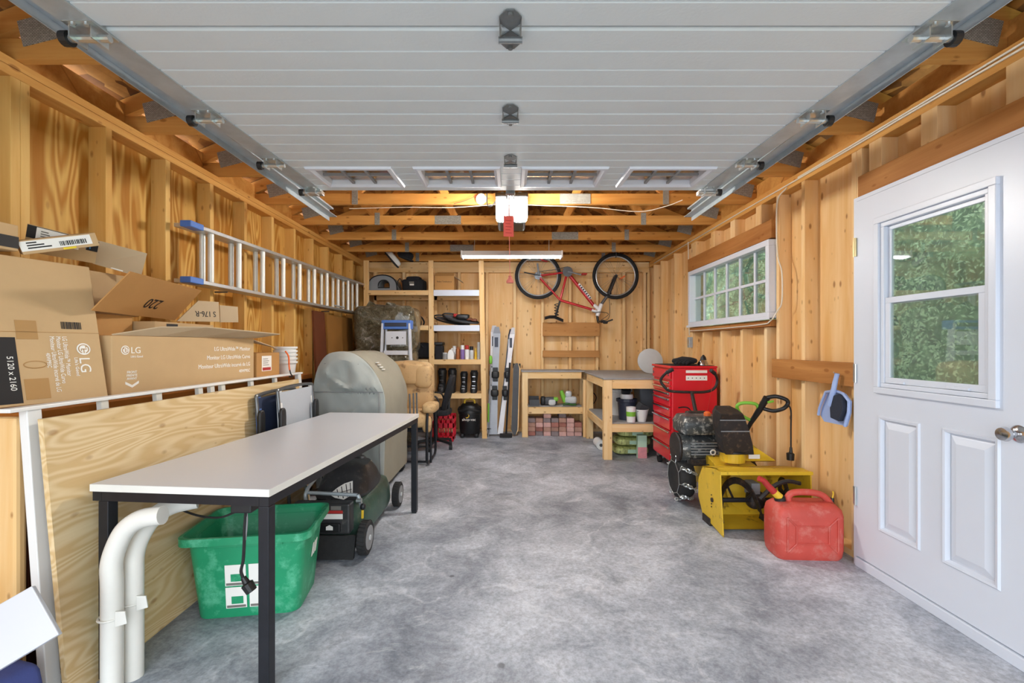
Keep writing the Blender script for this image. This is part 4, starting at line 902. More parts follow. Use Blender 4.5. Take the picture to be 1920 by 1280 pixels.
MB().box(xa+.03,xb-.03,5.16,5.20,2.231,2.2495).build('tube','tube_glow',fx,bevel=.008)
for x in (xa,xb-.02): MB().box(x,x+.02,5.10,5.26,2.227,2.305).build('end_cap','fluor_white',fx,bevel=.004)
for x in (xa+.15,xb-.15): MB().cyl((x,5.18,2.305),(x,5.18,2.4385),.004,6).build('chain','zinc_bright',fx)
sh = thing('hanging_sneaker','white sneaker tucked behind the last joist above the shelves','shoe',(X_(735,6.0),6.0,2.3),'shoes tucked in the trusses')
MB(TR((X_(735,6.1),6.14,2.42),0,0,R(50))).blob((0,0,0),(.14,.05,.045),.6,.7,18,10).build('upper','white_plastic',sh,smooth=True); MB(TR((X_(733,6.1),6.14,2.395),0,0,R(50))).blob((0,0,0),(.145,.052,.016),.5,.7,18,8).build('sole','black_rubber',sh,smooth=True)
sh2 = thing('hanging_sneaker','black shoe tucked behind the last joist beside the white one','shoe',(X_(750,6.0),6.0,2.3),'shoes tucked in the trusses')
MB(TR((X_(759,6.1),6.14,2.46),0,0,R(25))).blob((0,0,0),(.11,.05,.06),.6,.7,18,10).build('upper','black_fabric',sh2,smooth=True); MB(TR((X_(760,6.1),6.14,2.41),0,0,R(20))).blob((0,0,0),(.11,.052,.014),.5,.7,18,8).build('sole','black_rubber',sh2,smooth=True)
def wire(name, label, pts, r=.004, mat='cable_white', n=5):
    o = MB().tube(catmull(pts,n),r,6).build(name,mat,smooth=True); tag(o,label,'cable'); return o
wire('ceiling_cable','thin white cable drooping along the joists left of the opener',[(-1.38,3.9,2.41),(-.9,3.92,2.428),(-.5,3.9,2.42),(-.12,3.85,2.43)],.003)
wire('ceiling_cable','white cable sagging along the joists right of the opener',[(.14,3.86,2.43),(.7,3.9,2.42),(1.1,3.9,2.385),(1.3,3.8,2.40),(1.40,3.7,2.42)],.0035)
wire('opener_cord','black power cord looping from the joist to the opener',[P(913,362,3.8),P(914,384,3.8),P(922,386,3.75),P(932,374,3.7)],.005,'black_rubber')
wire('detector_wire','thin red wire running to the round smoke detector',[P(851,382,3.84),P(872,376,3.84),P(893,367,3.84)],.0025,'print_red')
# ================================================================ SHELVES ON THE BACK WALL
YS = 6.05
ss = thing('storage_shelves','built in pine shelving of three posts against the back wall','shelves',(-1.2,6.3,0))
for (ua, ub_, va, vb) in ((686,687,492,812),(807.5,810,492,815),(902,908.5,496,822)):
    za = 2.37; pa = Vector((X_(ua,YS),YS+.02,za)); pb = Vector((X_(ub_,YS),YS+.02,0)); MB().bar(pb,pa,.038,.066,(1,0,0)).build('post','pine_z',ss,bevel=.003)
    MB().box(X_(ua,YS)-.02,X_(ua,YS)+.02,6.46,6.545,0,2.28).build('rear_post','pine_z',ss)
SZ = [1.973,1.505,1.051,.597]; xl, xm, xr = X_(687,YS), X_(808,YS), X_(904,YS)
for i, z in enumerate(SZ):
    if i < 2:
        MB().box(xl+.02,xm-.036,YS-.001,YS+.037,z-.064,z).build('shelf_beam','pine_x',ss,bevel=.002); MB().box(xm+.035,xr-.04+.006*i,YS-.006,YS+.012,z-.075,z+.004).build('shelf_edge','white_paint',ss,bevel=.002)
    else: MB().box(xl+.02,xm-.036,YS+.0,YS+.037,z-.064,z).build('shelf_beam','pine_x',ss,bevel=.002); MB().box(xm+.035,xr-.03+.006*i,YS,YS+.037,z-.064,z).build('shelf_beam','pine_x',ss,bevel=.002)
    MB().box(xl-.02,xr-.0,YS+.06,6.455,z-.014,z).build('shelf_board','pine_x',ss)
    MB().box(xl-.02,xr,6.46,6.5,z-.09,z-.016).build('rear_beam','pine_x',ss)
def sp(u, v, d=.12): return P(u,v,YS+d)
def lathe_thing(name, label, cat, x, y, z, parts, group=None, n=18):
    t = thing(name,label,cat,(x,y,z),group)
    for nm, mat, prof in parts: MB(TR((x,y,z))).lathe(prof,n).build(nm,mat,t,smooth=True)
    return t
k_ = YS/853
# top shelf
pc = thing('dome_carrier','grey dome shaped carrier with a window opening on the top shelf','carrier',(X_(717,YS+.15),YS+.2,SZ[0]))
def dome(w, h, n=16, p=1.6): return [(-w/2,0)]+[(-w/2*math.cos(math.pi*k/n)*(1 if True else 0), h*math.sin(math.pi*k/n)**(1/p)) for k in range(1,n)]+[(w/2,0)]
cx_ = X_(717,YS+.1)
outer = [(cx_+x,SZ[0]+.003+z) for x,z in dome(.40,.215)]; inner = [(cx_+.02+x,SZ[0]+.045+z) for x,z in dome(.155,.105)]
q = MB()
n_ = len(outer); f_ = lambda p,y: (p[0],y,p[1])
q.loft([[f_(p,YS+.10) for p in inner],[f_(p,YS+.10) for p in outer],[f_(p,YS+.36) for p in outer],[f_(p,YS+.36) for p in inner],[f_(p,YS+.10) for p in inner]],cap=False); q.build('shell','grey_shell',pc,smooth=False)
MB().tube([f_(p,YS+.098) for p in outer],.008,6).build('piping','black_fabric',pc); MB().tube([f_(p,YS+.098) for p in inner],.006,6,True).build('window_trim','black_fabric',pc)
MB().box(cx_+.018,cx_+.024,YS+.10,YS+.104,SZ[0]+.05,SZ[0]+.14).build('mesh_bar','black_fabric',pc)
tbg = thing('tool_bag','black fabric tool bag with a white label on the top shelf','bag',(X_(776,YS+.15),YS+.2,SZ[0]))
cx_ = X_(774,YS+.12); q = MB(); q.blob((cx_,YS+.22,SZ[0]+.085),(.155,.11,.084),.3,.35,26,12,.012,9); q.build('body','black_fabric',tbg,smooth=True)
MB().blob((cx_,YS+.2,SZ[0]+.165),(.10,.08,.045),.5,.5,20,10,.008,9).build('top_flap','black_fabric',tbg,smooth=True)
MB().box(cx_-.045,cx_+.02,YS+.098,YS+.104,SZ[0]+.105,SZ[0]+.13).build('label_patch','print_grey',tbg); MB().box(cx_-.038,cx_+.02,YS+.098,YS+.104,SZ[0]+.078,SZ[0]+.099).build('label_patch','print_white',tbg)
MB().tube(catmull([(cx_-.16,YS+.12,SZ[0]+.02),(cx_-.20,YS+.1,SZ[0]+.10),(cx_-.17,YS+.1,SZ[0]+.17),(cx_-.13,YS+.1,SZ[0]+.10)],5),.006,6).build('strap','black_fabric',tbg)
Mb = TR((X_(833,YS+.1),YS+.2,SZ[0]+.001)); sbx = carton('small_carton','small brown carton with printed lettering on the top shelf','box',Mb,.265,.20,.205,'cardboard_dark')
text('Robot Tondeuse.ca',.03,frame((X_(833,YS+.1),YS+.0995,SZ[0]+.12),(1,0,0),(0,0,1)),'print_black',sbx,'CENTER',sx=.85)
MB().sheet([(X_(833,YS+.1)-.13,YS+.10,SZ[0]+.207),(X_(833,YS+.1)+.13,YS+.10,SZ[0]+.207),(X_(833,YS+.1)+.13,YS+.15,SZ[0]+.255),(X_(833,YS+.1)-.13,YS+.15,SZ[0]+.255)],.004).build('top_flap','cardboard_dark',sbx)
MB().sheet([(X_(833,YS+.1)+.134,YS+.12,SZ[0]+.2),(X_(833,YS+.1)+.134,YS+.28,SZ[0]+.2),(X_(833,YS+.1)+.24,YS+.28,SZ[0]+.13),(X_(833,YS+.1)+.24,YS+.12,SZ[0]+.13)],.004).build('side_flap','cardboard_grey',sbx)
# second shelf
hm = thing('sports_goggles','black goggles with a wide strap on the left of the second shelf','goggles',(X_(783,YS+.15),YS+.15,SZ[1]))
MB().blob((X_(781,YS+.15),YS+.15,SZ[1]+.045),(.07,.05,.043),.5,.6,18,10).build('lens','dark_grey',hm,smooth=True); MB().tube(catmull([(X_(773,YS+.12),YS+.12,SZ[1]+.05),(X_(776,YS+.12),YS+.12,SZ[1]+.12),(X_(788,YS+.12),YS+.12,SZ[1]+.125),(X_(795,YS+.12),YS+.12,SZ[1]+.06),(X_(794,YS+.12),YS+.12,SZ[1]+.012)],5),.011,8).build('strap','black_fabric',hm,smooth=True)
def snowshoe(lab, u0, u1, v0, v1, dy, red):
    t = thing('snowshoe',lab,'snowshoe',(X_((u0+u1)/2,YS+dy),YS+dy,SZ[1]),'snowshoes on the second shelf')
    a, b = P(u0,v0,YS+dy), P(u1,v1,YS+dy); c = (a+b)/2; ax = (b-a)/2; L = ax.length; ax.normalize(); side = Vector((0,.86,.5)); 
    pts = [c+ax*L*math.cos(2*math.pi*k/28)+side*(.085-.03*math.cos(2*math.pi*k/28))*math.sin(2*math.pi*k/28) for k in range(28)]
    MB().tube(pts,.011,8,True).build('hoop','black_plastic',t,smooth=True)
    MB().sheet([c+ax*L*.9*math.cos(2*math.pi*k/20)+side*.06*math.sin(2*math.pi*k/20) for k in range(20)],.004).build('decking','dark_grey',t)
    q = MB(); q.blob(c+ax*.03+Vector((0,-.02,.03)),(.09,.05,.035),.5,.6,16,8,.02,12); q.build('binding','black_plastic',t,smooth=True)
    MB().blob(c-ax*.06+Vector((0,-.045,.03)),(.035,.02,.022),.7,.7,12,8).build('heel_strap','print_red' if red else 'mid_grey',t,smooth=True)
    for e in (.5,.75): MB().blob(c+ax*L*e+Vector((0,-.02,.02)),(.04,.03,.02),.6,.6,12,8,.01,20).build('toe_strap','card_red_brown' if red else 'dark_grey',t,smooth=True)
snowshoe('black snowshoe with grey straps lying under the red one',814,880,593,608,.21,False); snowshoe('black snowshoe with red bindings lying on the second shelf',830,897,590,605,.04,True)
# third shelf
bl = thing('black_duffel','slumped black bag on the third shelf behind the left post','bag',(X_(790,YS+.2),YS+.22,SZ[2])); MB().blob((X_(788,YS+.2),YS+.25,SZ[2]+.116),(.15,.12,.105),.35,.4,22,12,.02,8).build('body','black_fabric',bl,smooth=True); MB().tube(catmull([(X_(776,YS+.2),YS+.12,SZ[2]+.15),(X_(786,YS+.2),YS+.11,SZ[2]+.22),(X_(796,YS+.2),YS+.12,SZ[2]+.16)],4),.008,6).build('handle','black_fabric',bl)
bl = thing('camera_case','black case on the third shelf beside the centre post','case',(X_(822,YS+.15),YS+.2,SZ[2])); MB().box(X_(815,YS+.1),X_(829,YS+.1),YS+.1,YS+.3,SZ[2],SZ[2]+.19).build('body','black_fabric',bl,bevel=.015); MB().box(X_(814,YS+.1),X_(830,YS+.1),YS+.09,YS+.31,SZ[2]+.191,SZ[2]+.235).build('lid','black_plastic',bl,bevel=.012)
cansg = 'cans and jars on the third shelf'
def can(name, label, cat, u, w, h, body, cap, capr=.8, caph=.2, yo=.12):
    r = w/2*k_; Hh = h*k_; x = X_(u,YS+yo); parts = [('body',body,[(r*.94,.001),(r,.006),(r,Hh*(1-caph)-.008),(r*capr,Hh*(1-caph))])]
    if cap: parts.append(('cap',cap,[(r*capr*.95,Hh*(1-caph)+.0005),(r*capr*.95,Hh-.004),(r*capr*.8,Hh)]))
    lathe_thing(name,label,cat,x,YS+yo,SZ[2],parts,cansg)
can('paint_tin','small grey lidded tin among the jars on the third shelf','tin',834,9,13,'mid_grey','disc_grey',1.0,.2)
jg = thing('white_jug','white plastic jug with sloping shoulders on the third shelf','jug',(X_(845,YS+.12),YS+.12,SZ[2]),cansg); MB(TR((X_(845,YS+.12),YS+.14,SZ[2]))).loft([rect_ring(.095,.07,.015,.001),rect_ring(.095,.07,.015,.07),rect_ring(.06,.05,.015,.115),rect_ring(.03,.03,.01,.13)]).build('body','white_plastic',jg,smooth=True); MB(TR((X_(847,YS+.12),YS+.14,SZ[2]+.131))).lathe([(.014,0),(.014,.02)],12).build('cap','white_plastic',jg)
can('spray_can','white spray can behind the jug on the third shelf','can',852,8,26,'white_plastic','white_plastic',.9,.25,.24)
can('spray_can','copper coloured can on the third shelf','can',858.5,8,24,'copper_can','copper_can',.7,.15); can('spray_can','purple and white spray can on the third shelf','can',867,8.2,27,'purple_can','white_plastic',.9,.3)
can('spray_can','white spray can with a bright red cap','can',875.5,8.2,27,'white_plastic','print_red',.95,.3); can('spray_can','silver spray can with a black cap','can',884,8.2,25,'disc_grey','black_plastic',.95,.3)
can('glue_tube','slim yellow tube standing by the right shelf post','tube',892,4.5,21,'yellow_plain','yellow_plain',.5,.3); can('white_cylinder','tall pale cylinder at the right end of the third shelf','container',897.5,6,33,'disc_grey','disc_grey',1,.05)
# ski boots on the fourth shelf
def boot(name, label, x, y, z, s, shell, trim, lean_=8):
    M = TR((x,y,z)); t = thing(name,label,'boot',M,'boots on the fourth shelf'); 
    rr = lambda w,d,zz,oy: rect_ring(w*s,d*s,min(w,d)*s*.45,zz*s,0,oy*s)
    MB(M).loft([rr(.11,.28,.02,-.03),rr(.115,.28,.06,-.03),rr(.11,.24,.11,-.01),rr(.105,.16,.15,.03),rr(.12,.15,.24,.03),rr(.135,.16,.33,.02),rr(.13,.15,.345,.02)]).build('shell',shell,t,smooth=True)
    MB(M).loft([rr(.095,.30,.0,-.03),rr(.095,.30,.019,-.03)]).build('sole','black_rubber',t)
    MB(M).loft([rr(.11,.13,.34,.02),rr(.115,.135,.37,.02),rr(.09,.11,.375,.02)]).build('liner','black_fabric',t,smooth=True)
    for zz, oy in ((.08,-.15),(.12,-.115),(.19,-.055),(.27,-.065)):
        MB(M).box(-.028*s,.028*s,(oy-.008)*s,(oy+.006)*s,(zz-.008)*s,(zz+.008)*s).build('buckle',trim,t,bevel=.002)
boot('ski_boot','left black ski boot of the tall pair on the fourth shelf',X_(829,YS+.2),YS+.2,SZ[3],.88,'black_plastic','dark_grey'); boot('ski_boot','right black ski boot of the tall pair on the fourth shelf',X_(848,YS+.2),YS+.2,SZ[3],.88,'black_plastic','mid_grey')
boot('ski_boot','left black ski boot with bright silver buckles',X_(870,YS+.2),YS+.2,SZ[3],.76,'black_plastic','chrome'); boot('ski_boot','right black ski boot with bright silver buckles',X_(889,YS+.2),YS+.2,SZ[3],.8,'black_plastic','chrome')
# shop vacuum under the shelves
xv, yv = -.553, 6.21
sv = thing('shop_vacuum','black wet and dry vacuum with a yellow handle under the shelves','vacuum',(xv,yv,0)); Mv = TR((xv,yv,0))
MB(Mv).lathe([(.13,.05),(.138,.06),(.148,.31),(.157,.315),(.157,.335)],28).build('tank','black_plastic',sv,smooth=True); MB(Mv).lathe([(.158,.337),(.154,.37),(.13,.41),(.10,.45),(.05,.465)],28).build('motor_head','black_plastic',sv,smooth=True)
MB(Mv).tube(catmull([(-.07,-.03,.44),(-.06,-.04,.50),(0,-.04,.515),(.06,-.04,.50),(.07,-.03,.44)],5),.014,8).build('handle','yellow_plain',sv,smooth=True)
MB(Mv).tube(catmull([(.15*math.cos(a),.15*math.sin(a)-.0,.37+.02*math.sin(3*a)) for a in [2*math.pi*k/14*1.3 for k in range(14)]],3),.018,8).build('hose','black_rubber',sv,smooth=True)
text('shop-vac',.052,frame((xv,yv-.150,.235),(1,0,0),(0,.06,1)),'print_white',sv,'CENTER')
MB(TR((xv-.03,yv-.150,.285))).tube([(.03*math.cos(a),-.001,.02+.03*math.sin(a)) for a in [R(d) for d in range(-110,60,20)]],.006,6).build('emblem','yellow_plain',sv)
for a in (45,135,225,315): MB(Mv).blob((.135*math.cos(R(a)),.135*math.sin(R(a)),.03),(.03,.03,.028),.6,.6,12,8).build('caster','black_plastic',sv,smooth=True)
# red milk crate
xc0, xc1, yc0, yc1 = X_(811,5.85), X_(851,5.85), 5.84, 6.10; zc0, zc1 = .04, .335
mc = thing('milk_crate','red slatted plastic crate beneath the office chair','crate',((xc0+xc1)/2,(yc0+yc1)/2,zc0))
for ax in range(4):
    q = MB(); 
    if ax < 2:
        y = yc0 if ax == 0 else yc1-.01
        for z0, z1 in ((zc0,zc0+.03),(zc0+.14,zc0+.20),(zc1-.035,zc1)): q.box(xc0,xc1,y,y+.01,z0,z1)
        for k in range(5): x = xc0+(xc1-xc0-.014)*k/4; q.box(x,x+.014,y,y+.01,zc0,zc1)
    else:
        x = xc0 if ax == 2 else xc1-.01
        for z0, z1 in ((zc0,zc0+.03),(zc0+.14,zc0+.20),(zc1-.035,zc1)): q.box(x,x+.01,yc0+.011,yc1-.011,z0,z1)
        for k in range(5): y = yc0+.011+(yc1-yc0-.036)*k/4; q.box(x,x+.01,y,y+.014,zc0,zc1)
    q.build('side_panel','red_crate',mc)
MB().box(xc0+.01,xc1-.01,yc0+.01,yc1-.01,.0,zc0).build('base','red_crate',mc)
# office chair
oc_ = thing('office_chair','black fabric swivel office chair seen from the side','chair',(X_(838,5.6),5.58,0)); xo = X_(818,5.55); yo = 5.51
MB().blob((xo,yo,.44),(.19,.20,.035),.4,.5,24,10).build('seat','black_fabric',oc_,smooth=True)
MB(TR((xo+.15,yo+.02,.66),0,0,R(14))).blob((0,0,0),(.035,.17,.23),.4,.5,24,14).build('backrest','black_fabric',oc_,smooth=True); MB().tube(catmull([(xo+.05,yo,.42),(xo+.15,yo,.43),(xo+.16,yo,.62)],5),.016,8).build('back_stem','black_plastic',oc_)
for y in (yo-.2,yo+.2): MB().tube(catmull([(xo+.05,y,.44),(xo+.07,y,.55),(xo+.03,y,.64),(xo-.10,y,.645),(xo-.15,y,.60),(xo-.10,y,.52),(xo-.02,y,.45)],5),.011,8).build('armrest','black_plastic',oc_,smooth=True)
MB().cyl((xo,yo,.10),(xo,yo,.42),.025,12).build('gas_lift','black_plastic',oc_)
for k in range(5):
    a = R(-100+72*k); e = Vector((xo+.22*math.cos(a),yo+.22*math.sin(a),.075)); MB().bar((xo,yo,.11),e,.035,.03).build('base_leg','black_plastic',oc_,bevel=.004); MB().cyl(e+Vector((-.018,0,-.045)),e+Vector((.018,0,-.045)),.03,12).build('caster','black_plastic',oc_)
# ---- skis, poles, shovel and longboard
def ski(label, base, tip, w, mat, tipmat, group, fb=-1):
    base = Vector(base); tip = Vector(tip); d = (tip-base); L = d.length; M = frame(base,d,(0,-1,0) if True else 0); M = frame(base,(1,0,0),d)   # x across, y along
    t = thing('ski',label,'ski',TR(base),group); q = MB(); rings = []
    for i in range(17):
        s = i/16; ww = w*(.85+.25*(2*s-1)**2); 
        if s > .95: ww *= .55
        lift = .07*max(0,(s-.9)/.1)**2
        c = base+d*s+Vector((0,-lift,0)); rings.append([c+Vector((-ww/2,-.005,0)),c+Vector((ww/2,-.005,0)),c+Vector((ww/2,.005,0)),c+Vector((-ww/2,.005,0))])
    q.loft(rings); o = q.build('blade',mat,t)
    c = base+d*.82; MB().box(c.x-w*.25,c.x+w*.25,c.y-.0075,c.y-.006,c.z-.16,c.z+.12).build('decal',tipmat,t)
    for s in (.38,.55):
        c = base+d*s; MB().blob(c+Vector((0,.035*fb,0)),(w*.55,.03,.05),.5,.6,14,8).build('binding','black_plastic',t,smooth=True); MB().box(c.x-w*.35,c.x+w*.35,c.y+min(.02*fb,.006*fb),c.y+max(.02*fb,.006*fb),c.z-.10,c.z+.10).build('binding_plate','black_plastic',t,bevel=.004)
gsk = 'skis standing against the back wall'
ski('grey ski with a dark rounded tip standing left of the others',(X_(925,6.25),6.24,.02),(X_(932,6.45),6.45,1.50),.10,'ski_grey','ski_navy',gsk); ski('dark backed ski behind the grey one',(X_(919,6.3),6.30,.02),(X_(927,6.5),6.49,1.52),.09,'ski_white','ski_navy',gsk,1)
ski('narrow white ski leaning to the right beside the grey pair',(X_(938,6.28),6.26,.02),(X_(962,6.5),6.46,1.49),.07,'ski_white','ski_navy',gsk); ski('narrow dark ski behind the white one',(X_(937,6.32),6.34,.02),(X_(958,6.5),6.51,1.47),.06,'ski_navy','ski_grey',gsk,1)
pl_ = thing('ski_pole','ski pole with a green grip beside the shelf post','ski pole',(X_(917,6.2),6.2,0)); MB().cyl((X_(916,6.2),6.18,.0),(X_(920,6.3),6.3,1.0),.009,8).build('shaft','mid_grey',pl_); MB().blob((X_(920,6.3),6.3,1.04),(.024,.024,.06),.7,.8,12,8).build('grip','lime_green',pl_,smooth=True); MB(TR((X_(916,6.2),6.19,.1))).lathe([(.012,0),(.04,.006),(.012,.014)],14).build('basket','black_plastic',pl_); MB().cyl((X_(915.6,6.2),6.185,.2),(X_(916,6.2),6.19,.45),.012,8).build('sleeve','lime_green',pl_)
sq = thing('floor_squeegee','black floor squeegee with its pole leaning on the wall','squeegee',(X_(950,6.2),6.2,0)); MB().cyl((X_(949,6.15),6.14,.04),(X_(956,6.3),6.30,1.0),.012,8).build('pole','black_metal',sq); MB().box(X_(937,6.15),X_(960,6.15),6.10,6.17,.0,.05).build('head','black_rubber',sq,bevel=.008)
lbd = thing('longboard','longboard with grip tape standing on end by the bench','longboard',(X_(968,6.2),6.2,0)); base, tip = Vector((X_(965,6.2),6.21,.02)), Vector((X_(969,6.42),6.42,.99)); d = tip-base; rings = []; rings2 = []
for i in range(15):
    s = i/14; ww = .050*(min(1,s/.06,(1-s)/.06)*.6+.4); c = base+d*s
    rings.append([c+Vector((-ww,-.006,0)),c+Vector((ww,-.006,0)),c+Vector((ww,.006,0)),c+Vector((-ww,.006,0))]); rings2.append([c+Vector((-ww*.96,-.0085,0)),c+Vector((ww*.72,-.0085,0)),c+Vector((ww*.72,-.0065,0)),c+Vector((-ww*.96,-.0065,0))])
MB().loft(rings).build('deck','pine_z',lbd); MB().loft(rings2).build('grip_tape','dark_grey',lbd)
for s in (.09,.957):
    c = base+d*s+Vector((0,.045,0)); MB().cyl(c+Vector((-.05,0,0)),c+Vector((.048,0,0)),.012,8).build('truck','steel_dark',lbd)
    for x in (-.035,.035): MB().cyl(c+Vector((x-.02,0,0)),c+Vector((x+.02,0,0)),.035,14).build('wheel','black_rubber',lbd)
# ================================================================ WORKBENCHES
YBn = 6.14; xb0, xb1 = X_(979,YBn), 1.0; zb = .897
wbk = thing('workbench','short pine workbench with a grey top against the back wall','workbench',((xb0+xb1)/2,6.34,0))
MB().box(xb0-.01,xb1,YBn-.012,6.548,zb-.016,zb).build('top','bench_top',wbk,bevel=.003)
MB().box(xb0+.045,xb1-.04,YBn+.002,YBn+.04,zb-.105,zb-.017).build('apron','pine_x',wbk,bevel=.002)
for x, y in ((xb0,YBn),(X_(1093.5,YBn),YBn),(xb0,6.46),(X_(1093.5,YBn),6.46)): MB().box(x,x+.09 if x > .5 else x+.078,y,y+.038,0,zb-.017 if x < .5 else zb-.122).build('leg','pine_z',wbk,bevel=.003)
MB().box(xb0+.08,1.10,YBn+.045,YBn+.083,.31,.40).build('shelf_beam','pine_x',wbk,bevel=.002); MB().box(xb0+.08,.975,YBn+.09,6.455,.40,.416).build('shelf','bench_top',wbk)
YF = 4.92; rx0 = 1.012; zr = .885
wbr = thing('workbench','long pine workbench with a grey top along the right wall','workbench',(1.5,5.7,0))
MB().box(rx0-.008,1.985,YF-.01,6.548,zr-.016,zr).build('top','bench_top',wbr,bevel=.003)
MB().box(rx0,rx0+.038,YF+.09,6.5,zr-.107,zr-.017).build('side_apron','pine_y',wbr,bevel=.002); MB().box(rx0+.092,1.96,YF,YF+.038,zr-.115,zr-.017).build('front_apron','pine_x',wbr,bevel=.002)
for y in (YF,6.05): MB().box(rx0,rx0+.09,y,y+.086,0,zr-.018).build('leg','pine_z',wbr,bevel=.003)
MB().box(1.88,1.97,YF+.05,YF+.13,0,zr-.018).build('leg','pine_z',wbr,bevel=.003)
MB().box(rx0+.09,1.96,YF+.002,YF+.04,.30,.385).build('shelf_beam','pine_x',wbr,bevel=.002); MB().box(rx0+.03,1.97,YF+.041,6.04,.385,.40).build('shelf','bench_top',wbr); MB().box(rx0+.01,rx0+.048,YF+.09,6.04,.30,.384).build('shelf_side_beam','pine_y',wbr)
# bricks
cols = ['brick_pink','brick_red','brick_grey','brick_brown']; cname = {'brick_pink':'pale pink','brick_red':'dusty red','brick_grey':'greyish','brick_brown':'tan brown'}
rb = random.Random(11); bmesh_proto = {}
for c in cols:
    p = MB().box(-.0495,.0495,-.1,.1,0,.0602).build('brick',c,bevel=.005,seg=1); bmesh_proto[c] = p.data; bpy.data.objects.remove(p)
xs0 = .292; rown = ['bottom','second','third','fourth','top']
heights = [4,4,5,4,5,4,3]
for ci in range(len(heights)):
    for ri in range(heights[ci]):
        c = rb.choice(cols if ri else cols[:3]); o = bpy.data.objects.new('brick',bmesh_proto[c]); COL.objects.link(o)
        o.location = (xs0+ci*.106+rb.uniform(-.001,.001),6.325+rb.uniform(-.03,.03),.0005+ri*.0612); o.rotation_euler = (0,0,rb.uniform(-.012,.012))
        tag(o,f'{cname[c]} paving brick in the {rown[ri] if ri < heights[ci]-1 or ri == 0 else "top"} layer, {ordinal(ci)} column from left under the bench','brick','paving bricks under the workbench')
# tools on the back bench shelf
gt = thing('angle_trimmer','grey and green electric hedge trimmer on the bench shelf','power tool',(X_(1030,6.25),6.25,.417)); xg = X_(1032,6.25)
MB().blob((xg,6.28,.475),(.10,.06,.055),.5,.6,18,10).build('motor','dark_grey',gt,smooth=True); MB().blob((xg-.1,6.27,.48),(.035,.05,.06),.5,.6,14,10).build('guard','black_plastic',gt,smooth=True); MB().blob((xg+.02,6.22,.46),(.05,.025,.04),.6,.6,12,8).build('gear_case','disc_grey',gt,smooth=True); MB().blob((xg+.07,6.26,.50),(.04,.04,.03),.6,.6,12,8).build('grip','lime_green',gt,smooth=True)
gt = thing('string_trimmer','silver cordless tool with a green handle on the bench shelf','power tool',(X_(1065,6.25),6.25,.417)); xg = X_(1066,6.25)
MB().tube([(xg-.10,6.26,.62),(xg-.075,6.26,.54),(xg-.05,6.26,.46)],[.025,.032,.026],10).build('handle','lime_green',gt,smooth=True); MB().blob((xg+.03,6.27,.49),(.085,.06,.05),.5,.6,18,10).build('motor','disc_grey',gt,smooth=True); MB().blob((xg-.0,6.27,.57),(.045,.05,.045),.5,.6,14,10).build('battery','disc_grey',gt,smooth=True); MB().tube(catmull([(xg-.08,6.22,.43),(xg-.02,6.20,.445),(xg+.04,6.21,.43),(xg+.1,6.22,.43)],4),.014,8).build('blade_guard','dark_green',gt,smooth=True)
wire('coiled_cord','black cord looped behind the bench leg',[(1.03,6.30,.43),(1.04,6.30,.56),(1.12,6.30,.60),(1.19,6.30,.52),(1.14,6.30,.43),(1.05,6.30,.45)],.006,'black_rubber')
gy = thing('grey_tray','dark grey tray at the left of the bench shelf','tray',(X_(1000,6.3),6.3,.417)); MB().box(X_(992,6.3),X_(1011,6.3),6.2,6.4,.4165,.43).build('base','dark_grey',gy); MB().box(X_(992,6.3),X_(1011,6.3),6.385,6.4,.43,.53).build('rim','dark_grey',gy); MB().box(X_(992,6.3),X_(1011,6.3),6.2,6.21,.43,.5).build('rim','dark_grey',gy)
rl = thing('paper_roll','white roll lying behind the front bench leg','roll',(X_(1131,5.5),5.5,0)); MB().cyl((X_(1127,5.5)-.02,5.40,.345),(X_(1127,5.5)-.02,5.62,.345),.055,20).build('roll','white_plastic',rl,smooth=True); MB().cyl((X_(1127,5.5)-.02,5.397,.345),(X_(1127,5.5)-.02,5.3995,.345),.02,14).build('core','dark_grey',rl)
for o in rl.children: o.data.transform(Matrix.Translation((0,0,-.29)))
# pots on the right bench shelf
def pot(name, label, u, Y, r0, r1, h, mat, rim=True):
    t = thing(name,label,'bucket' if 'bucket' in name else 'pot',(X_(u,Y),Y,.401)); M = TR((X_(u,Y),Y,.401)); MB(M).lathe([(r0,0),(r1,h),(r1-.006,h),(r0-.006,.01)],24).build('body',mat,t,smooth=True)
    if rim: MB(M).lathe([(r1+.001,h-.035),(r1+.012,h-.03),(r1+.012,h+.002),(r1+.001,h+.002)],24,cap=False).build('rim',mat,t)
    return t
pt = pot('white_bucket','large white bucket with a pouring lip at the back of the shelf',1160,5.55,.11,.15,.31,'white_plastic')
pt = pot('black_bucket','black bucket in front of the white bucket on the right shelf',1175,5.16,.085,.105,.235,'ski_navy'); M = TR((X_(1175,5.16),5.16,.637)); MB(M).lathe([(.07,.0),(.072,.03),(.066,.05)],20).build('white_jar','white_plastic',pt,smooth=True); MB(TR((X_(1173,5.16),5.16,.70),0,R(25))).lathe([(.05,0),(.055,.05),(.04,.06)],18).build('black_cup','black_plastic',pt,smooth=True)
pt = pot('banded_cup','tall white cup with a green band on the right shelf',1183,4.985,.046,.052,.165,'white_plastic',False); MB(TR((X_(1183,4.985),4.985,.401))).lathe([(.0505,.065),(.0525,.115)],24,cap=False).build('green_band','lime_green',pt)
pt = pot('white_pot','round white flower pot on the right shelf next to the red chest',1203,5.02,.045,.074,.135,'white_plastic',False); MB(TR((X_(1203,5.02),5.02,.545),R(20),R(15),R(25))).box(-.05,.05,-.04,.04,-.05,.05).build('black_tray','dark_grey',pt)
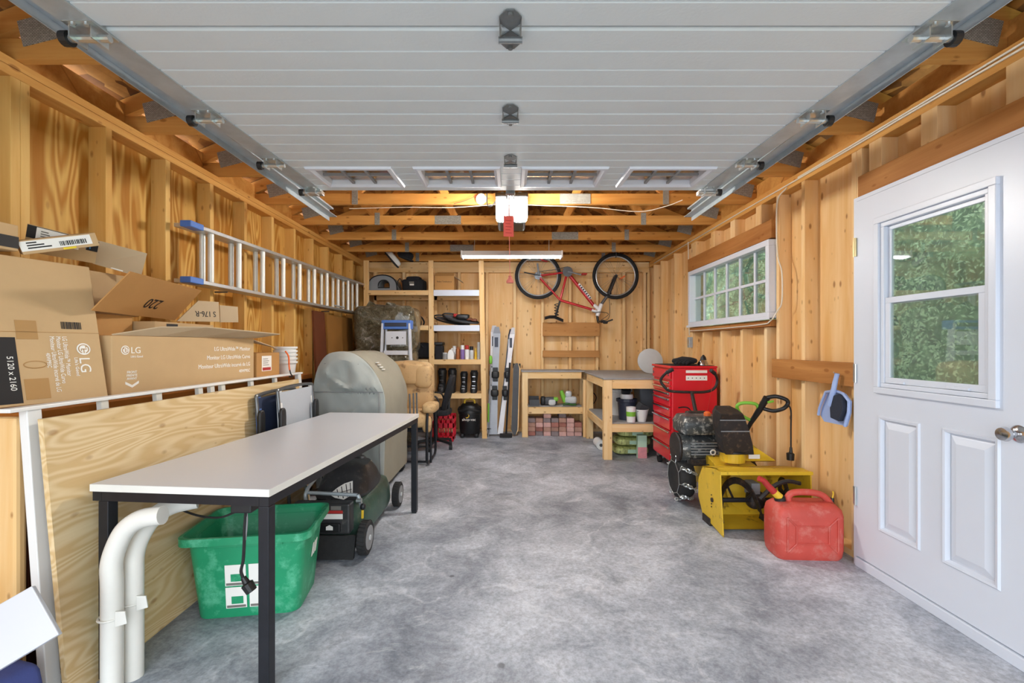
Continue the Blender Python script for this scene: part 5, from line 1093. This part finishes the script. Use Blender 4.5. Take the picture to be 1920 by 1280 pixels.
gb = thing('grey_bin','tall grey bin at the back of the right shelf','bin',(1.71,5.62,.401)); MB(TR((1.71,5.62,.401))).loft([rect_ring(.26,.26,.03,0),rect_ring(.32,.32,.03,.36),rect_ring(.34,.34,.03,.365),rect_ring(.34,.34,.03,.385)]).build('body','grey_bin',gb,smooth=True); MB(TR((1.71,5.62,.787))).loft([rect_ring(.33,.33,.03,0),rect_ring(.30,.30,.03,.02)]).build('lid','dark_grey',gb)
# soil bags and carton under the right bench
for i, (z, dx, lab) in enumerate(((.048,0,'printed soil bag at the bottom of the pile under the right bench'),(.148,.02,'printed soil bag in the middle of the pile under the right bench'),(.248,.05,'printed soil bag on top of the pile under the right bench'))):
    b = thing('soil_bag',lab,'bag',(1.36+dx,5.28,z-.045),'soil bags under the bench'); MB().blob((1.38+dx,5.28,z),(.20,.16,.044),.45,.4,24,10,.008,9).build('sack','leaf_bag',b,smooth=True); MB().box(1.32+dx,1.44+dx,5.11,5.116,z-.02,z+.02).build('printed_panel','pale_green_card',b)
pk = thing('seed_carton','tall pale green and pink carton leaning on the soil bags','carton',(X_(1205,5.0),5.0,0)); xk = X_(1204.5,5.0); MB().box(xk-.05,xk+.05,5.0,5.06,.0,.25).build('body','pale_green_card',pk,bevel=.003); MB().box(xk-.05,xk+.05,4.9985,4.9995,.0,.12).build('printed_flowers','pink_card',pk)
# round grey lid on the bench
dl = thing('round_lid','round grey lid leaning on the wall at the end of the bench','lid',(X_(1221,5.6),5.6,zr)); MB(TR((X_(1220,5.7),5.72,zr+.158),0,R(80))).lathe([(.15,-.01),(.158,-.005),(.158,.006),(.13,.012)],32).build('disc','disc_grey',dl,smooth=True)
# ================================================================ BICYCLE
YK = 6.42
bi = thing('mountain_bike','red and white mountain bike hanging upside down on the back wall','bicycle',(X_(1080,YK),YK,1.6))
def B(zx, zy, dy=0): p = P(930+zx/6.4,440+zy/6.4,YK); p.y += dy; return p
ra, fa, bbk = B(505,495), B(1435,495), B(855,450); RW = 43.6*YK/853
for nm, c in (('rear',ra),('front',fa)):
    w = MB().torus(c,RW-.024,.024,(0,1,0),44,10).build('tyre','black_rubber',bi,smooth=True)
    MB().torus(c,RW-.053,.010,(0,1,0),44,8).build('rim','aluminium',w,smooth=True); MB().cyl(c+Vector((0,-.05,0)),c+Vector((0,.05,0)),.018,12).build('hub','steel_dark',w)
    q = MB()
    for k in range(28):
        a = 2*math.pi*k/28; q.tube([c+Vector((0,.03*(1 if k%2 else -1),0)),c+Vector(((RW-.055)*math.cos(a+.15*(1 if k%4<2 else -1)),0,(RW-.055)*math.sin(a+.15*(1 if k%4<2 else -1))))],.0013,4)
    q.build('spokes','steel_dark',w,kind='stuff')
MB().bar(fa+Vector((.05,-.01,-.05)),fa+Vector((.13,-.01,.0)),.006,.02).build('reflector','orange_plastic',bi); MB().tube(catmull([B(530,285,-.02),B(560,310,-.02),B(615,325,-.02)],4),.012,6).build('rear_reflector','print_red',bi)
st, hd, hb_ = B(770,785), B(1190,905), B(1235,900)
def tb_(name, a, b, r, mat): return MB().tube([a,b],r,12).build(name,mat,bi,smooth=True)
for dy in (-.035,.035): tb_('seat_stay',ra+Vector((0,dy,0)),st+Vector((0,dy*.5,0)),.012,'red_bike'); tb_('chain_stay',ra+Vector((0,dy,0)),bbk+Vector((0,dy*.6,0)),.012,'red_bike')
tb_('seat_tube',bbk,st,.017,'red_bike'); dt = tb_('down_tube',bbk,B(1175,850),.024,'red_bike'); tb_('top_tube',st,B(1180,905),.019,'red_bike')
MB().bar(B(990,590,-.024),B(1135,770,-.024),.004,.03,(1,0,1)).build('white_decal','white_bike',dt)
for i in range(7): a_ = B(1000+i*20,605+i*24.5,-.027); MB().bar(a_,a_+Vector((.012,0,-.016)),.003,.022,(1,0,1)).build('frame_lettering','print_black',dt)
tb_('head_tube',B(1265,830),B(1215,975),.028,'white_bike'); tb_('head_lug',B(1170,840),B(1245,900),.026,'white_bike'); tb_('head_lug',B(1150,900),B(1220,930),.022,'white_bike')
tb_('fork_crown',B(1330,740),B(1262,838),.022,'steel_dark')
for dy in (-.06,.06): tb_('fork_leg',fa+Vector((0,dy,0)),B(1345,720)+Vector((0,dy*.9,0)),.018,'black_plastic')
MB().bar(B(1355,700)+Vector((0,-.06,0)),B(1355,700)+Vector((0,.06,0)),.05,.05).build('fork_bridge','black_plastic',bi,bevel=.01)
tb_('stem',B(1215,975),B(1225,1050),.018,'black_plastic'); MB().tube(catmull([B(1240,1050,-.28),B(1225,1045,-.1),B(1225,1045,.02),B(1240,1050,.06)],4),.014,8).build('handlebar','black_plastic',bi,smooth=True)
MB().tube([B(1240,1050,-.30),B(1237,1050,-.18)],.018,10).build('grip','black_rubber',bi); MB().tube([B(1230,1045,-.14),B(1300,1050,-.15),B(1370,1025,-.17)],.010,6).build('brake_lever','black_plastic',bi); MB().blob(B(1290,1055,-.12),(.035,.03,.022),.6,.6,12,8).build('shifter','black_plastic',bi,smooth=True)
MB().tube(catmull([B(1240,1045,-.1),B(1330,1010,-.1),B(1355,900,-.06),B(1350,780,-.06)],6),.004,5).build('brake_cable','black_plastic',bi); MB().tube(catmull([B(1230,1040,-.1),B(1330,960,-.1),B(1260,930,-.05),B(1150,935,-.03)],6),.004,5).build('shift_cable','black_plastic',bi)
tb_('seat_post',st,B(715,980),.014,'black_plastic')
q = MB(); sa = [B(585,1000),B(640,985),B(700,985),B(760,1010),B(808,1030)]; ww = [.05,.065,.05,.03,.016]
q.loft([[c+Vector((0,-w,0)),c+Vector((0,-w*.7,-.022)),c+Vector((0,w*.7,-.022)),c+Vector((0,w,0)),c+Vector((0,w*.6,.02)),c+Vector((0,-w*.6,.02))] for c,w in zip(sa,ww)]); q.build('saddle','black_plastic',bi,smooth=True)
q = MB(); q.tube([B(735,900)+Vector((.028*math.cos(a)-.01,-.022*math.sin(a),-.0+.09-.18*a/(2*math.pi*4.5))) for a in [2*math.pi*4.5*k/54 for k in range(55)]],.006,5); q.build('saddle_lock_coil','black_plastic',bi)
MB(frame(bbk+Vector((0,-.055,0)),(1,0,0),(0,0,1))).lathe([(.07,-.003),(.072,.0),(.07,.003)],24).build('chainring','steel_dark',bi)
tb_('crank',bbk+Vector((0,-.07,0)),B(1010,490,-.08),.010,'mid_grey'); MB().box(B(1010,490).x,B(1010,490).x+.07,YK-.17,YK-.08,B(1010,500).z,B(1010,480).z).build('pedal','print_red',bi,bevel=.005)
tb_('crank',bbk+Vector((0,.07,0)),bbk+Vector((-.13,.08,.02)),.010,'mid_grey')
for k_i, r_ in enumerate((.055,.045,.035,.026)): MB(frame(ra+Vector((0,-.035-.006*k_i,0)),(1,0,0),(0,0,1))).lathe([(r_,-.002),(r_,.002)],20).build('sprocket','steel_dark',bi)
tb_('rear_derailleur',ra+Vector((.005,-.06,.01)),B(495,350,-.05),.014,'mid_grey'); tb_('kickstand',ra+Vector((.02,-.06,0)),B(335,460,-.06),.008,'black_metal')
MB().tube(catmull([ra+Vector((0,-.045,.055)),B(700,425,-.05),bbk+Vector((0,-.055,.07))],4),.005,5).build('chain','steel_dark',bi)
for c in (ra,fa): MB().tube(catmull([c+Vector((0,.12,RW+.03)),c+Vector((0,-.02,RW+.02)),c+Vector((0,-.04,RW-.05)),c+Vector((0,-.0,RW-.07))],4),.006,6).build('wall_hook','steel_dark',bi)
# ================================================================ RIGHT SIDE
# ---- red tool chest: drawers face the aisle
cx0, cx1, cy0, cy1, cz0, cz1 = 1.535, 1.968, 4.33, 4.885, .115, 1.02
tc = thing('tool_chest','tall red rolling tool chest with chrome trimmed drawers','tool chest',((cx0+cx1)/2,(cy0+cy1)/2,0))
MB().box(cx0+.006,cx1,cy0,cy1,cz0,cz1).build('cabinet','red_paint',tc,bevel=.006)
zz = [.13,.27,.42,.545,.645,.735,.79,.845,.90]
for i in range(len(zz)-1):
    dr_ = MB().box(cx0-.012,cx0+.005,cy0+.03,cy1-.03,zz[i]+.006,zz[i+1]-.006).build('drawer','red_paint',tc,bevel=.003)
    MB().box(cx0-.026,cx0-.012,cy0+.032,cy1-.032,zz[i+1]-.024,zz[i+1]-.008).build('drawer_pull','chrome',dr_,bevel=.003)
MB().box(cx0-.016,cx1+.002,cy0-.005,cy1+.004,cz1+.0005,cz1+.022).build('top_tray','red_paint',tc,bevel=.005); MB().box(cx0+.01,cx1-.02,cy0+.02,cy1-.02,cz1+.0225,cz1+.025).build('top_mat','black_rubber',tc)
MB().box(cx0-.014,cx0+.004,cy0+.02,cy1-.02,.915,1.005).build('top_panel','red_paint',tc,bevel=.003)
for y in (4.38,4.83): MB().cyl((cx0-.018,y,.96),(cx0-.012,y,.96),.014,12).build('lock','steel_dark',tc)
for (u0,u1,v0,v1) in ((1286,1326,694,699),(1286,1326,704,713)): MB().box(X_(u0,cy0),X_(u1,cy0),cy0-.0012,cy0-.0002,Z_(v1,cy0),Z_(v0,cy0)).build('sticker','print_white',tc)
for i in range(5): x = X_(1290.5+i*7.5,cy0); MB().cyl((x,cy0-.0025,Z_(708.5,cy0)),(x,cy0-.0012,Z_(708.5,cy0)),.005,8).build('sticker_dot','print_black',tc)
for x, y in ((cx0+.05,cy0+.05),(cx0+.05,cy1-.05),(cx1-.05,cy0+.05),(cx1-.05,cy1-.05)):
    MB().box(x-.025,x+.025,y-.025,y+.025,.075,.114).build('caster_fork','zinc_bright',tc); MB().cyl((x-.015,y,.045),(x+.015,y,.045),.045,16).build('caster_wheel','black_rubber',tc)
gl = thing('work_gloves','black work gloves heaped on top of the red chest','gloves',(1.75,4.6,cz1+.025)); MB().blob((1.73,4.52,cz1+.066),(.12,.10,.032),.7,.8,22,10,.02,14).build('palm','black_fabric',gl,smooth=True)
for i in range(4): MB().tube(catmull([(1.67+i*.04,4.45,cz1+.05),(1.62+i*.035,4.40,cz1+.06),(1.58+i*.035,4.38,cz1+.04)],4),.015,8).build('finger','black_fabric',gl,smooth=True)
cn = thing('metal_funnel','small silver and black funnel on top of the red chest','funnel',(1.90,4.5,cz1+.025)); MB(TR((1.885,4.45,cz1+.026))).lathe([(.055,0),(.05,.02),(.03,.05)],18).build('cone','chrome',cn,smooth=True); MB(TR((1.887,4.45,cz1+.0765))).lathe([(.03,0),(.022,.03),(.006,.05)],14).build('tip','black_plastic',cn,smooth=True)
# ---- two stage snow blower
sn = thing('snow_blower','yellow walk behind snow blower with chained tyres','snow blower',(1.65,3.4,0))
hx0, hx1, hy0, hy1, hzt = 1.375, 1.965, 2.955, 3.32, .41
def side_plate(x, name='side_plate'):
    o = [(hy0-.02,.0),(hy0+.10,.015),(hy1-.08,.03),(hy1,.14),(hy1,.27),(hy1-.07,.37),(hy0+.10,hzt),(hy0+.02,hzt),(hy0+.015,.3),(hy0-.01,.1)]
    MB().prism(o,x-.004,x+.004,'x').build(name,'yellow_paint',sn,bevel=.0015)
side_plate(hx0); side_plate(hx1)
arc = [(hy0+.02,hzt),(hy0+.10,hzt),(hy1-.06,.37),(hy1-.005,.27),(hy1-.005,.14),(hy1-.08,.03),(hy0+.06,.02)]
q = MB(); q.loft([[(x,y,z) for y,z in arc] for x in (hx0+.0045,hx1-.0045)],cap=False,closed=False); q.loft([[(x,y+.004,z+.004) for y,z in arc] for x in (hx0+.0045,hx1-.0045)],cap=False,closed=False); q.build('auger_housing','yellow_paint',sn)
MB().box(hx0-.006,hx1+.006,hy0+.005,hy0+.03,hzt-.018,hzt+.004).build('front_lip','yellow_paint',sn,bevel=.002)
MB().cyl((hx0+.005,hy0+.13,.19),(hx1-.005,hy0+.13,.19),.016,12).build('auger_shaft','black_metal',sn)
def ribbon(x0, x1, turns, ph, r):
    n = int(24*turns); a_ = []; 
    for i in range(n+1):
        t = i/n; an = ph+2*math.pi*turns*t; x = x0+(x1-x0)*t
        a_.append([(x-.004,hy0+.13+(r-.045)*math.cos(an),.19+(r-.045)*math.sin(an)),(x-.004,hy0+.13+r*math.cos(an),.19+r*math.sin(an)),(x+.004,hy0+.13+r*math.cos(an),.19+r*math.sin(an)),(x+.004,hy0+.13+(r-.045)*math.cos(an),.19+(r-.045)*math.sin(an))])
    q = MB().loft(a_); q.build('auger_flight','rusty_black',sn)
    for k in range(3): t = (k+.5)/3; an = ph+2*math.pi*turns*t; x = x0+(x1-x0)*t; MB().cyl((x,hy0+.13,.19),(x,hy0+.13+(r-.02)*math.cos(an),.19+(r-.02)*math.sin(an)),.008,6).build('flight_strut','rusty_black',sn)
ribbon(hx0+.03,hx0+.25,.9,-2.2,.15); ribbon(hx1-.03,hx1-.25,.9,-.6,.15)
MB().blob((1.665,hy0+.14,.19),(.055,.05,.06),.6,.6,16,10).build('gearbox','rusty_black',sn,smooth=True); MB().box(1.62,1.68,hy0+.10,hy0+.2,.22,.31).build('gear_cover','mid_grey',sn,bevel=.006)
MB(TR((1.70,hy1-.045,.21),0,R(-90))).lathe([(.15,0),(.155,-.02),(.12,-.03)],28).build('impeller_drum','yellow_paint',sn,smooth=True)
MB().loft([[(1.50,3.33,.10),(1.80,3.33,.10),(1.80,3.33,.36),(1.50,3.33,.36)],[(1.52,3.55,.12),(1.78,3.55,.12),(1.78,3.55,.40),(1.52,3.55,.40)],[(1.53,3.80,.12),(1.76,3.80,.12),(1.76,3.80,.32),(1.53,3.80,.32)]]).build('chassis','yellow_paint',sn,bevel=.006)
MB().loft([[(1.66,3.30,.40),(1.93,3.30,.40),(1.93,3.36,.38),(1.66,3.36,.38)],[(1.70,3.38,.47),(1.84,3.38,.47),(1.84,3.44,.46),(1.70,3.44,.46)],[(1.735,3.40,.53),(1.775,3.40,.53),(1.775,3.44,.525),(1.735,3.44,.525)]]).build('belt_cover','yellow_paint',sn,bevel=.005)
MB().box(1.72,1.80,3.282,3.286,.42,.45).build('warning_label','print_white',sn)
MB(TR((1.61,3.30,.47))).lathe([(.105,0),(.112,.004),(.112,.014),(.10,.018)],28).build('chute_ring','black_metal',sn,smooth=True); MB(TR((1.61,3.30,.40))).lathe([(.085,0),(.085,.07)],24).build('chute_collar','yellow_paint',sn)
q = MB(); rr_ = []
for (z, y, w, d) in ((.488,3.29,.10,.09),(.56,3.285,.105,.10),(.66,3.275,.10,.11),(.74,3.25,.09,.10),(.785,3.21,.075,.085)):
    cxx = 1.615-(z-.49)*.30
    rr_.append([(cxx-w,y-d,z-.02),(cxx-w*1.05,y,z),(cxx-w*.7,y+d*.8,z+.02),(cxx+w*.7,y+d*.8,z+.02),(cxx+w*1.05,y,z),(cxx+w,y-d,z-.02)])
q.loft(rr_); q.build('chute','rusty_black',sn,bevel=.004)
for s_ in (0,1): q = MB(); q.tube([Vector(rr_[2+s_][0])+Vector((0,-.004,0)),Vector(rr_[2+s_][5])+Vector((0,-.004,0))],.004,5); q.build('chute_rod','mid_grey',sn)
ex, ey = 1.49, 3.62
MB(TR((ex,ey,.55))).loft([rect_ring(.30,.24,.03,0),rect_ring(.32,.26,.03,.02),rect_ring(.32,.26,.03,.07)]).build('fuel_tank','engine_worn',sn,smooth=True); MB(TR((ex,ey,.621))).loft([rect_ring(.325,.265,.03,0),rect_ring(.325,.265,.03,.012),rect_ring(.28,.22,.03,.06),rect_ring(.26,.20,.03,.066)]).build('tank_lid','engine_worn',sn,smooth=True)
MB(TR((ex+.05,ey-.06,.688))).lathe([(.026,0),(.026,.022),(.018,.03),(.012,.034)],12).build('fuel_cap','orange_plastic',sn,smooth=True)
MB(TR((ex-.0,ey,.43),0,0,R(90))).lathe([(.07,-.17),(.115,-.16),(.12,-.10),(.105,-.09),(.105,.10),(.12,.11),(.12,.16),(.06,.17)],24).build('engine_block','engine_worn',sn,smooth=True)
MB(TR((ex-.175,ey,.43),0,0,R(90))).lathe([(.115,-.01),(.12,0),(.11,.03),(.05,.04)],22).build('recoil_starter','rusty_black',sn,smooth=True)
MB().box(ex-.12,ex+.14,ey-.09,ey+.10,.30,.36).build('engine_base','rusty_black',sn,bevel=.01); MB().box(ex-.05,ex+.13,ey+.07,ey+.16,.52,.70).build('muffler','rusty_black',sn,bevel=.02)
for k in range(5): MB().box(ex-.10+.0*k,ex+.10,ey-.125,ey-.10,.395+.022*k,.402+.022*k).build('cooling_fin','mid_grey',sn)
MB().torus((ex+.06,ey-.14,.42),.018,.006,(0,1,0),16,6).build('pull_ring','print_white',sn); MB().tube(catmull([(ex+.06,ey-.14,.40),(ex+.08,ey-.15,.35),(ex+.0,ey-.16,.33),(ex-.08,ey-.14,.36)],4),.004,5).build('spark_lead','black_rubber',sn)
for x in (1.365,1.86):
    M = TR((x,3.63,.191),0,0,R(90)); wh = MB(M).lathe([(.07,-.05),(.12,-.062),(.15,-.055),(.165,-.03),(.165,.03),(.15,.055),(.12,.062),(.07,.05)],28).build('tyre','black_rubber',sn,smooth=True)
    MB(M).lathe([(.075,-.045),(.05,-.035),(.05,.035),(.075,.045)],20).build('wheel_rim','black_metal',wh,smooth=True)
    q = MB(M)
    for k in range(9):
        a = 2*math.pi*k/9; pts = [((.172)*math.cos(a+.15*t),(.172)*math.sin(a+.15*t),.055*t) for t in (-1,-.5,0,.5,1)]
        for i in range(4):
            c0, c1 = Vector(pts[i]), Vector(pts[i+1]); 
            for h in (.25,.75): c = c0.lerp(c1,h); q.torus(c,.013,.0042,Vector((math.cos(a+1.2*i+h*3),math.sin(a+1.2*i+h*3),.4)),8,5)
        q.tube([((.13)*math.cos(a),(.13)*math.sin(a),.066),((.13)*math.cos(a+.7),(.13)*math.sin(a+.7),.066)],.003,5); q.tube([((.13)*math.cos(a),(.13)*math.sin(a),-.066),((.13)*math.cos(a+.7),(.13)*math.sin(a+.7),-.066)],.003,5)
        q.tube([((.13)*math.cos(a),(.13)*math.sin(a),.066),((.172)*math.cos(a+.1),(.172)*math.sin(a+.1),.055)],.003,5); q.tube([((.13)*math.cos(a),(.13)*math.sin(a),-.066),((.172)*math.cos(a-.1),(.172)*math.sin(a-.1),-.055)],.003,5)
    q.build('snow_chain','zinc_bright',wh)
Yh = 4.12
hp = [P(1262,692,Yh-.08),P(1250,698,Yh-.05),P(1239,712,Yh),P(1246,725,Yh),P(1258,733,Yh),P(1297,735,Yh),P(1325,734,Yh),P(1340,727,Yh),P(1345,712,Yh),P(1340,700,Yh-.05),P(1333,694,Yh-.08)]
MB().tube(catmull(hp,5),.0125,10).build('handlebar','rusty_black',sn,smooth=True)
MB().tube(hp[:2],.017,10).build('grip','black_rubber',sn); MB().tube(hp[-2:],.017,10).build('grip','black_rubber',sn)
MB().tube([P(1297,735,Yh),P(1303,765,3.95),(1.60,3.72,.40)],.016,10).build('handle_column','rusty_black',sn,smooth=True)
MB().tube(catmull([P(1272,764,3.9),P(1283,763,3.9),P(1292,766,3.88),P(1300,780,3.85)],4),.006,6).build('control_rod','black_metal',sn); MB().tube([P(1340,700,Yh),(1.62,3.8,.55)],.0018,4).build('clutch_cable','print_red',sn)
for i in (0,1): MB().box(hx0-.012+i*(hx1-hx0+.008),hx0+.012+i*(hx1-hx0+.008),hy0+.16,hy0+.28,.0,.05).build('skid_shoe','rusty_black',sn,bevel=.004)
c_ = Vector((hx0-.0045,hy0+.13,.19)); MB().cyl(c_,c_+Vector((-.008,0,0)),.016,8).build('shaft_bolt','rusty_black',sn)
for dz in (-.05,-.03,.03): MB().cyl(c_+Vector((0,.012,dz)),c_+Vector((-.004,.012,dz)),.005,6).build('bolt','rusty_black',sn)
# ---- red fuel can
fc = thing('fuel_can','faded red plastic fuel can beside the yellow auger','fuel can',TR((1.735,2.70,0),-R(3))); Mf = WM[fc.name]
MB(Mf).loft([rect_ring(.355,.165,.04,.0),rect_ring(.375,.185,.045,.018),rect_ring(.385,.195,.045,.06),rect_ring(.385,.195,.045,.25),rect_ring(.37,.185,.045,.285),rect_ring(.33,.14,.045,.31),rect_ring(.29,.10,.04,.318)]).build('body','gas_red',fc,smooth=True)
fo = -.0985
for a, b in (((-.09,.10),(.09,.10)),((.09,.10),(.09,.20)),((.09,.20),(-.09,.20)),((-.09,.20),(-.09,.10)),((-.09,.10),(-.14,.05)),((.09,.10),(.14,.05)),((.09,.20),(.14,.25)),((-.09,.20),(-.14,.25)),((-.14,.05),(-.14,.25)),((.14,.05),(.14,.25))):
    MB(Mf).tube([(a[0],fo,a[1]),(b[0],fo,b[1])],.006,6).build('embossed_rib','gas_red',fc)
MB(Mf).tube(catmull([(-.085,0,.30),(-.08,0,.345),(-.04,0,.365),(.06,0,.365),(.12,0,.345),(.16,0,.30)],5),.019,10).build('handle','gas_red',fc,smooth=True)
MB(Mf).tube([(-.125,0,.295),(-.135,0,.335)],[.032,.03],16).build('collar','black_plastic',fc); MB(Mf).tube([(-.135,0,.335),(-.165,0,.365)],[.024,.02],14).build('spout_base','yellow_plain',fc)
MB(Mf).tube(catmull([(-.165,0,.365),(-.20,0,.40),(-.225,0,.43),(-.255,0,.445)],4),[.020]*4+[.018]*4+[.016]*5,12).build('spout','print_red',fc,smooth=True)
MB(Mf).tube([(.165,0,.30),(.17,0,.335)],[.012,.010],10).build('vent_cap','black_plastic',fc); MB(Mf).tube(catmull([(.17,0,.335),(.175,0,.36),(.172,0,.375)],3),.004,6).build('vent_tab','yellow_plain',fc)
hs = wire('vent_hose','curved black and chrome hose resting against the auger housing',[P(1425,935,2.86),P(1450,912,2.86),P(1475,902,2.86),P(1500,906,2.86)],.014,'rusty_black')
# ---- electric snow shovel leaning on the wall
es = thing('electric_shovel','black and green electric snow shovel leaning on the right wall','power shovel',(1.85,3.42,0)); Ye = 3.42
pt_ = [P(1396,815,3.40),P(1408,792,3.36),P(1424,768,3.30),P(1438,745,3.25)]; Ye = 3.2
MB().tube(pt_,[.014,.016,.022,.024],12).build('shaft','black_plastic',es,smooth=True)
MB().tube(catmull([P(1438,745,3.25),P(1455,743,3.22),P(1474,749,Ye),P(1477,757,Ye),P(1468,766,Ye),P(1450,770,3.24),P(1432,766,3.27)],5),.014,10).build('handle_loop','black_plastic',es,smooth=True); MB().tube([P(1440,754,Ye-.015),P(1450,752,Ye-.015)],.008,8).build('trigger','lime_green',es)
MB().tube(catmull([P(1408,788,3.36),P(1392,779,3.36),P(1382,765,3.34),P(1386,757,3.33),P(1402,755,3.31),P(1418,758,3.30),P(1423,768,3.30)],5),.012,10).build('assist_handle','lime_green',es,smooth=True)
MB().tube(catmull([P(1477,756,Ye),P(1483,770,Ye),P(1483,800,Ye),P(1483,840,Ye)],5),.005,6).build('cord','black_rubber',es); MB().tube([P(1483,838,Ye),P(1483,848,Ye),P(1482,850,Ye),P(1482,862,Ye)],[.008,.012,.026,.024],12).build('plug','black_plastic',es)
MB().blob(pt_[0]+Vector((0,.0,-.002)),(.02,.02,.028),.5,.6,14,8).build('coupling','black_plastic',es,smooth=True)
# ---- dustpan and brush on the wall
dp = thing('dustpan','pale blue dustpan and brush hanging from the wall board','dustpan',(1.94,2.72,.85)); XDp = XR-.045
def W(u, v, dx=0):                                   # point on the wall plane seen at u, v
    Y = F*(XDp-dx)/(u-U0); return Vector((XDp-dx,Y,Z_(v,Y)))
o = [W(1552,735),W(1540,765),W(1538,778),W(1545,790),W(1588,799),W(1595,775),W(1596,752),W(1585,738),W(1570,732)]
MB().sheet(o,.006).build('pan','pale_blue_plastic',dp,bevel=.002); MB().tube([p+Vector((-.012,0,0)) for p in o[:3]]+[],.008,8).build('pan_edge','pale_blue_plastic',dp); MB().tube([p+Vector((-.012,0,0)) for p in o[4:]]+[o[0]+Vector((-.012,0,0))],.009,8).build('pan_wall','pale_blue_plastic',dp)
MB().tube(catmull([W(1570,700,.015),W(1566,716,.02),W(1562,735,.03),W(1556,760,.03)],4),[.013]*4+[.014]*4+[.016]*5,10).build('brush_handle','pale_blue_plastic',dp,smooth=True); MB().sheet([W(1560,742,.035),W(1555,765,.035),W(1556,783,.035),W(1572,790,.035),W(1580,768,.035),W(1578,745,.035),W(1570,738,.035)],.03).build('bristles','bristle',dp,bevel=.006)
wire('hang_nail','small hook above the blue dustpan on the wall board',[W(1566,702,.0),W(1564,699,.02),W(1563,697,.025)],.003,'zinc_bright',3)
# ---- cables and outlet on the right wall
wire('wall_cable','long white cable stapled along the right top plate',[(XR-.008,1.5,ZP0+.03),(XR-.008,2.2,ZP0+.035),(XR-.008,2.7,ZP0+.03),(XR-.008,3.2,ZP0+.03),(XR-.008,4.0,ZP0+.03),(XR-.008,5.0,ZP0+.025),(XR-.008,6.3,ZP0+.02)],.005)
wire('wall_cable','second white cable running just above the first along the right plate',[(XR-.008,1.5,ZP0+.055),(XR-.009,2.1,ZP0+.048),(XR-.008,2.7,ZP0+.043),(XR-.008,3.15,ZP0+.04)],.005)
xw = XR-.012
def Wd(u, v): Y = F*xw/(u-U0); return (xw,Y,Z_(v,Y))
wire('window_cable','white cable curving down the stud and under the window',[Wd(1475,352),Wd(1458,375),Wd(1456,430),Wd(1458,480),Wd(1466,510),Wd(1466,565),Wd(1458,582),(XR-.043,3.43,1.42),(XR-.043,3.6,1.40),(XR-.043,4.6,1.395),(XR-.043,4.98,1.398)],.005)
wire('window_cable','white cable dropping from the plate to the outlet box left of the window',[(xw-.012,5.06,2.39),(xw,5.08,2.2),(xw,5.08,1.6),(xw,5.05,1.35)],.005)
ob = thing('outlet_box','small galvanized outlet box on a stud below the window','outlet',(XR-.02,5.0,1.22)); MB().box(XR-.04,XR-.001,4.985,5.04,1.215,1.33).build('box','galvanized',ob,bevel=.003); MB().box(XR-.043,XR-.0405,4.99,5.035,1.24,1.31).build('cover_plate','zinc_bright',ob)
# ---- outside: hedge and white fence
hg = thing('hedge','dense green cedar hedge growing outside the side door and window','hedge',(3.6,4,-.05)); rg_ = random.Random(5)
q = MB(); nY, nZ = 70, 26; rows = []
for j in range(nZ+1):
    r = []
    for i in range(nY+1):
        y = -1.5+13*i/nY; z = -.05+4.1*j/nZ; r.append((3.35+.22*noise.noise(Vector((y*1.6,z*1.6,0)))+.10*noise.noise(Vector((y*5,z*5,3))),y,z))
    rows.append(r)
q.loft(rows,cap=False,closed=False); q.add([(4.4,-1.5,-.05),(4.4,11.5,-.05),(4.4,11.5,4.05),(4.4,-1.5,4.05)],[(0,1,2,3)]); q.build('body','hedge_green',hg,smooth=True)
vs = []; fs = []
for k in range(60000):
    y = rg_.uniform(-.5,11); z = rg_.uniform(.3,4.0); x = 3.35+.22*noise.noise(Vector((y*1.6,z*1.6,0)))+.10*noise.noise(Vector((y*5,z*5,3)))-rg_.uniform(0,.09)
    a = rg_.uniform(0,6.28); s = rg_.uniform(.010,.026); d = Vector((rg_.uniform(-.5,.3),math.cos(a),math.sin(a)-.3)).normalized()*s; e = d.cross(Vector((1,rg_.uniform(-.6,.6),rg_.uniform(-.6,.6)))).normalized()*s*.4
    c = Vector((x,y,z)); b = len(vs); vs += [c-d,c+e,c+d,c-e]; fs.append((b,b+1,b+2,b+3))
q = MB(); q.add(vs,fs); q.build('foliage','leaf',hg,kind='stuff')
fe = thing('garden_fence','white board fence outside beyond the far end of the window','fence',(2.8,7.2,-.05))
for i in range(6): MB().box(2.25+i*.13,2.375+i*.13,7.2,7.22,-.04,2.6).build('board','siding',fe)
MB().box(2.25,3.03,7.221,7.26,.4,.5).build('rail','siding',fe); MB().box(2.25,3.03,7.221,7.26,2.0,2.1).build('rail','siding',fe)
bake_texts()
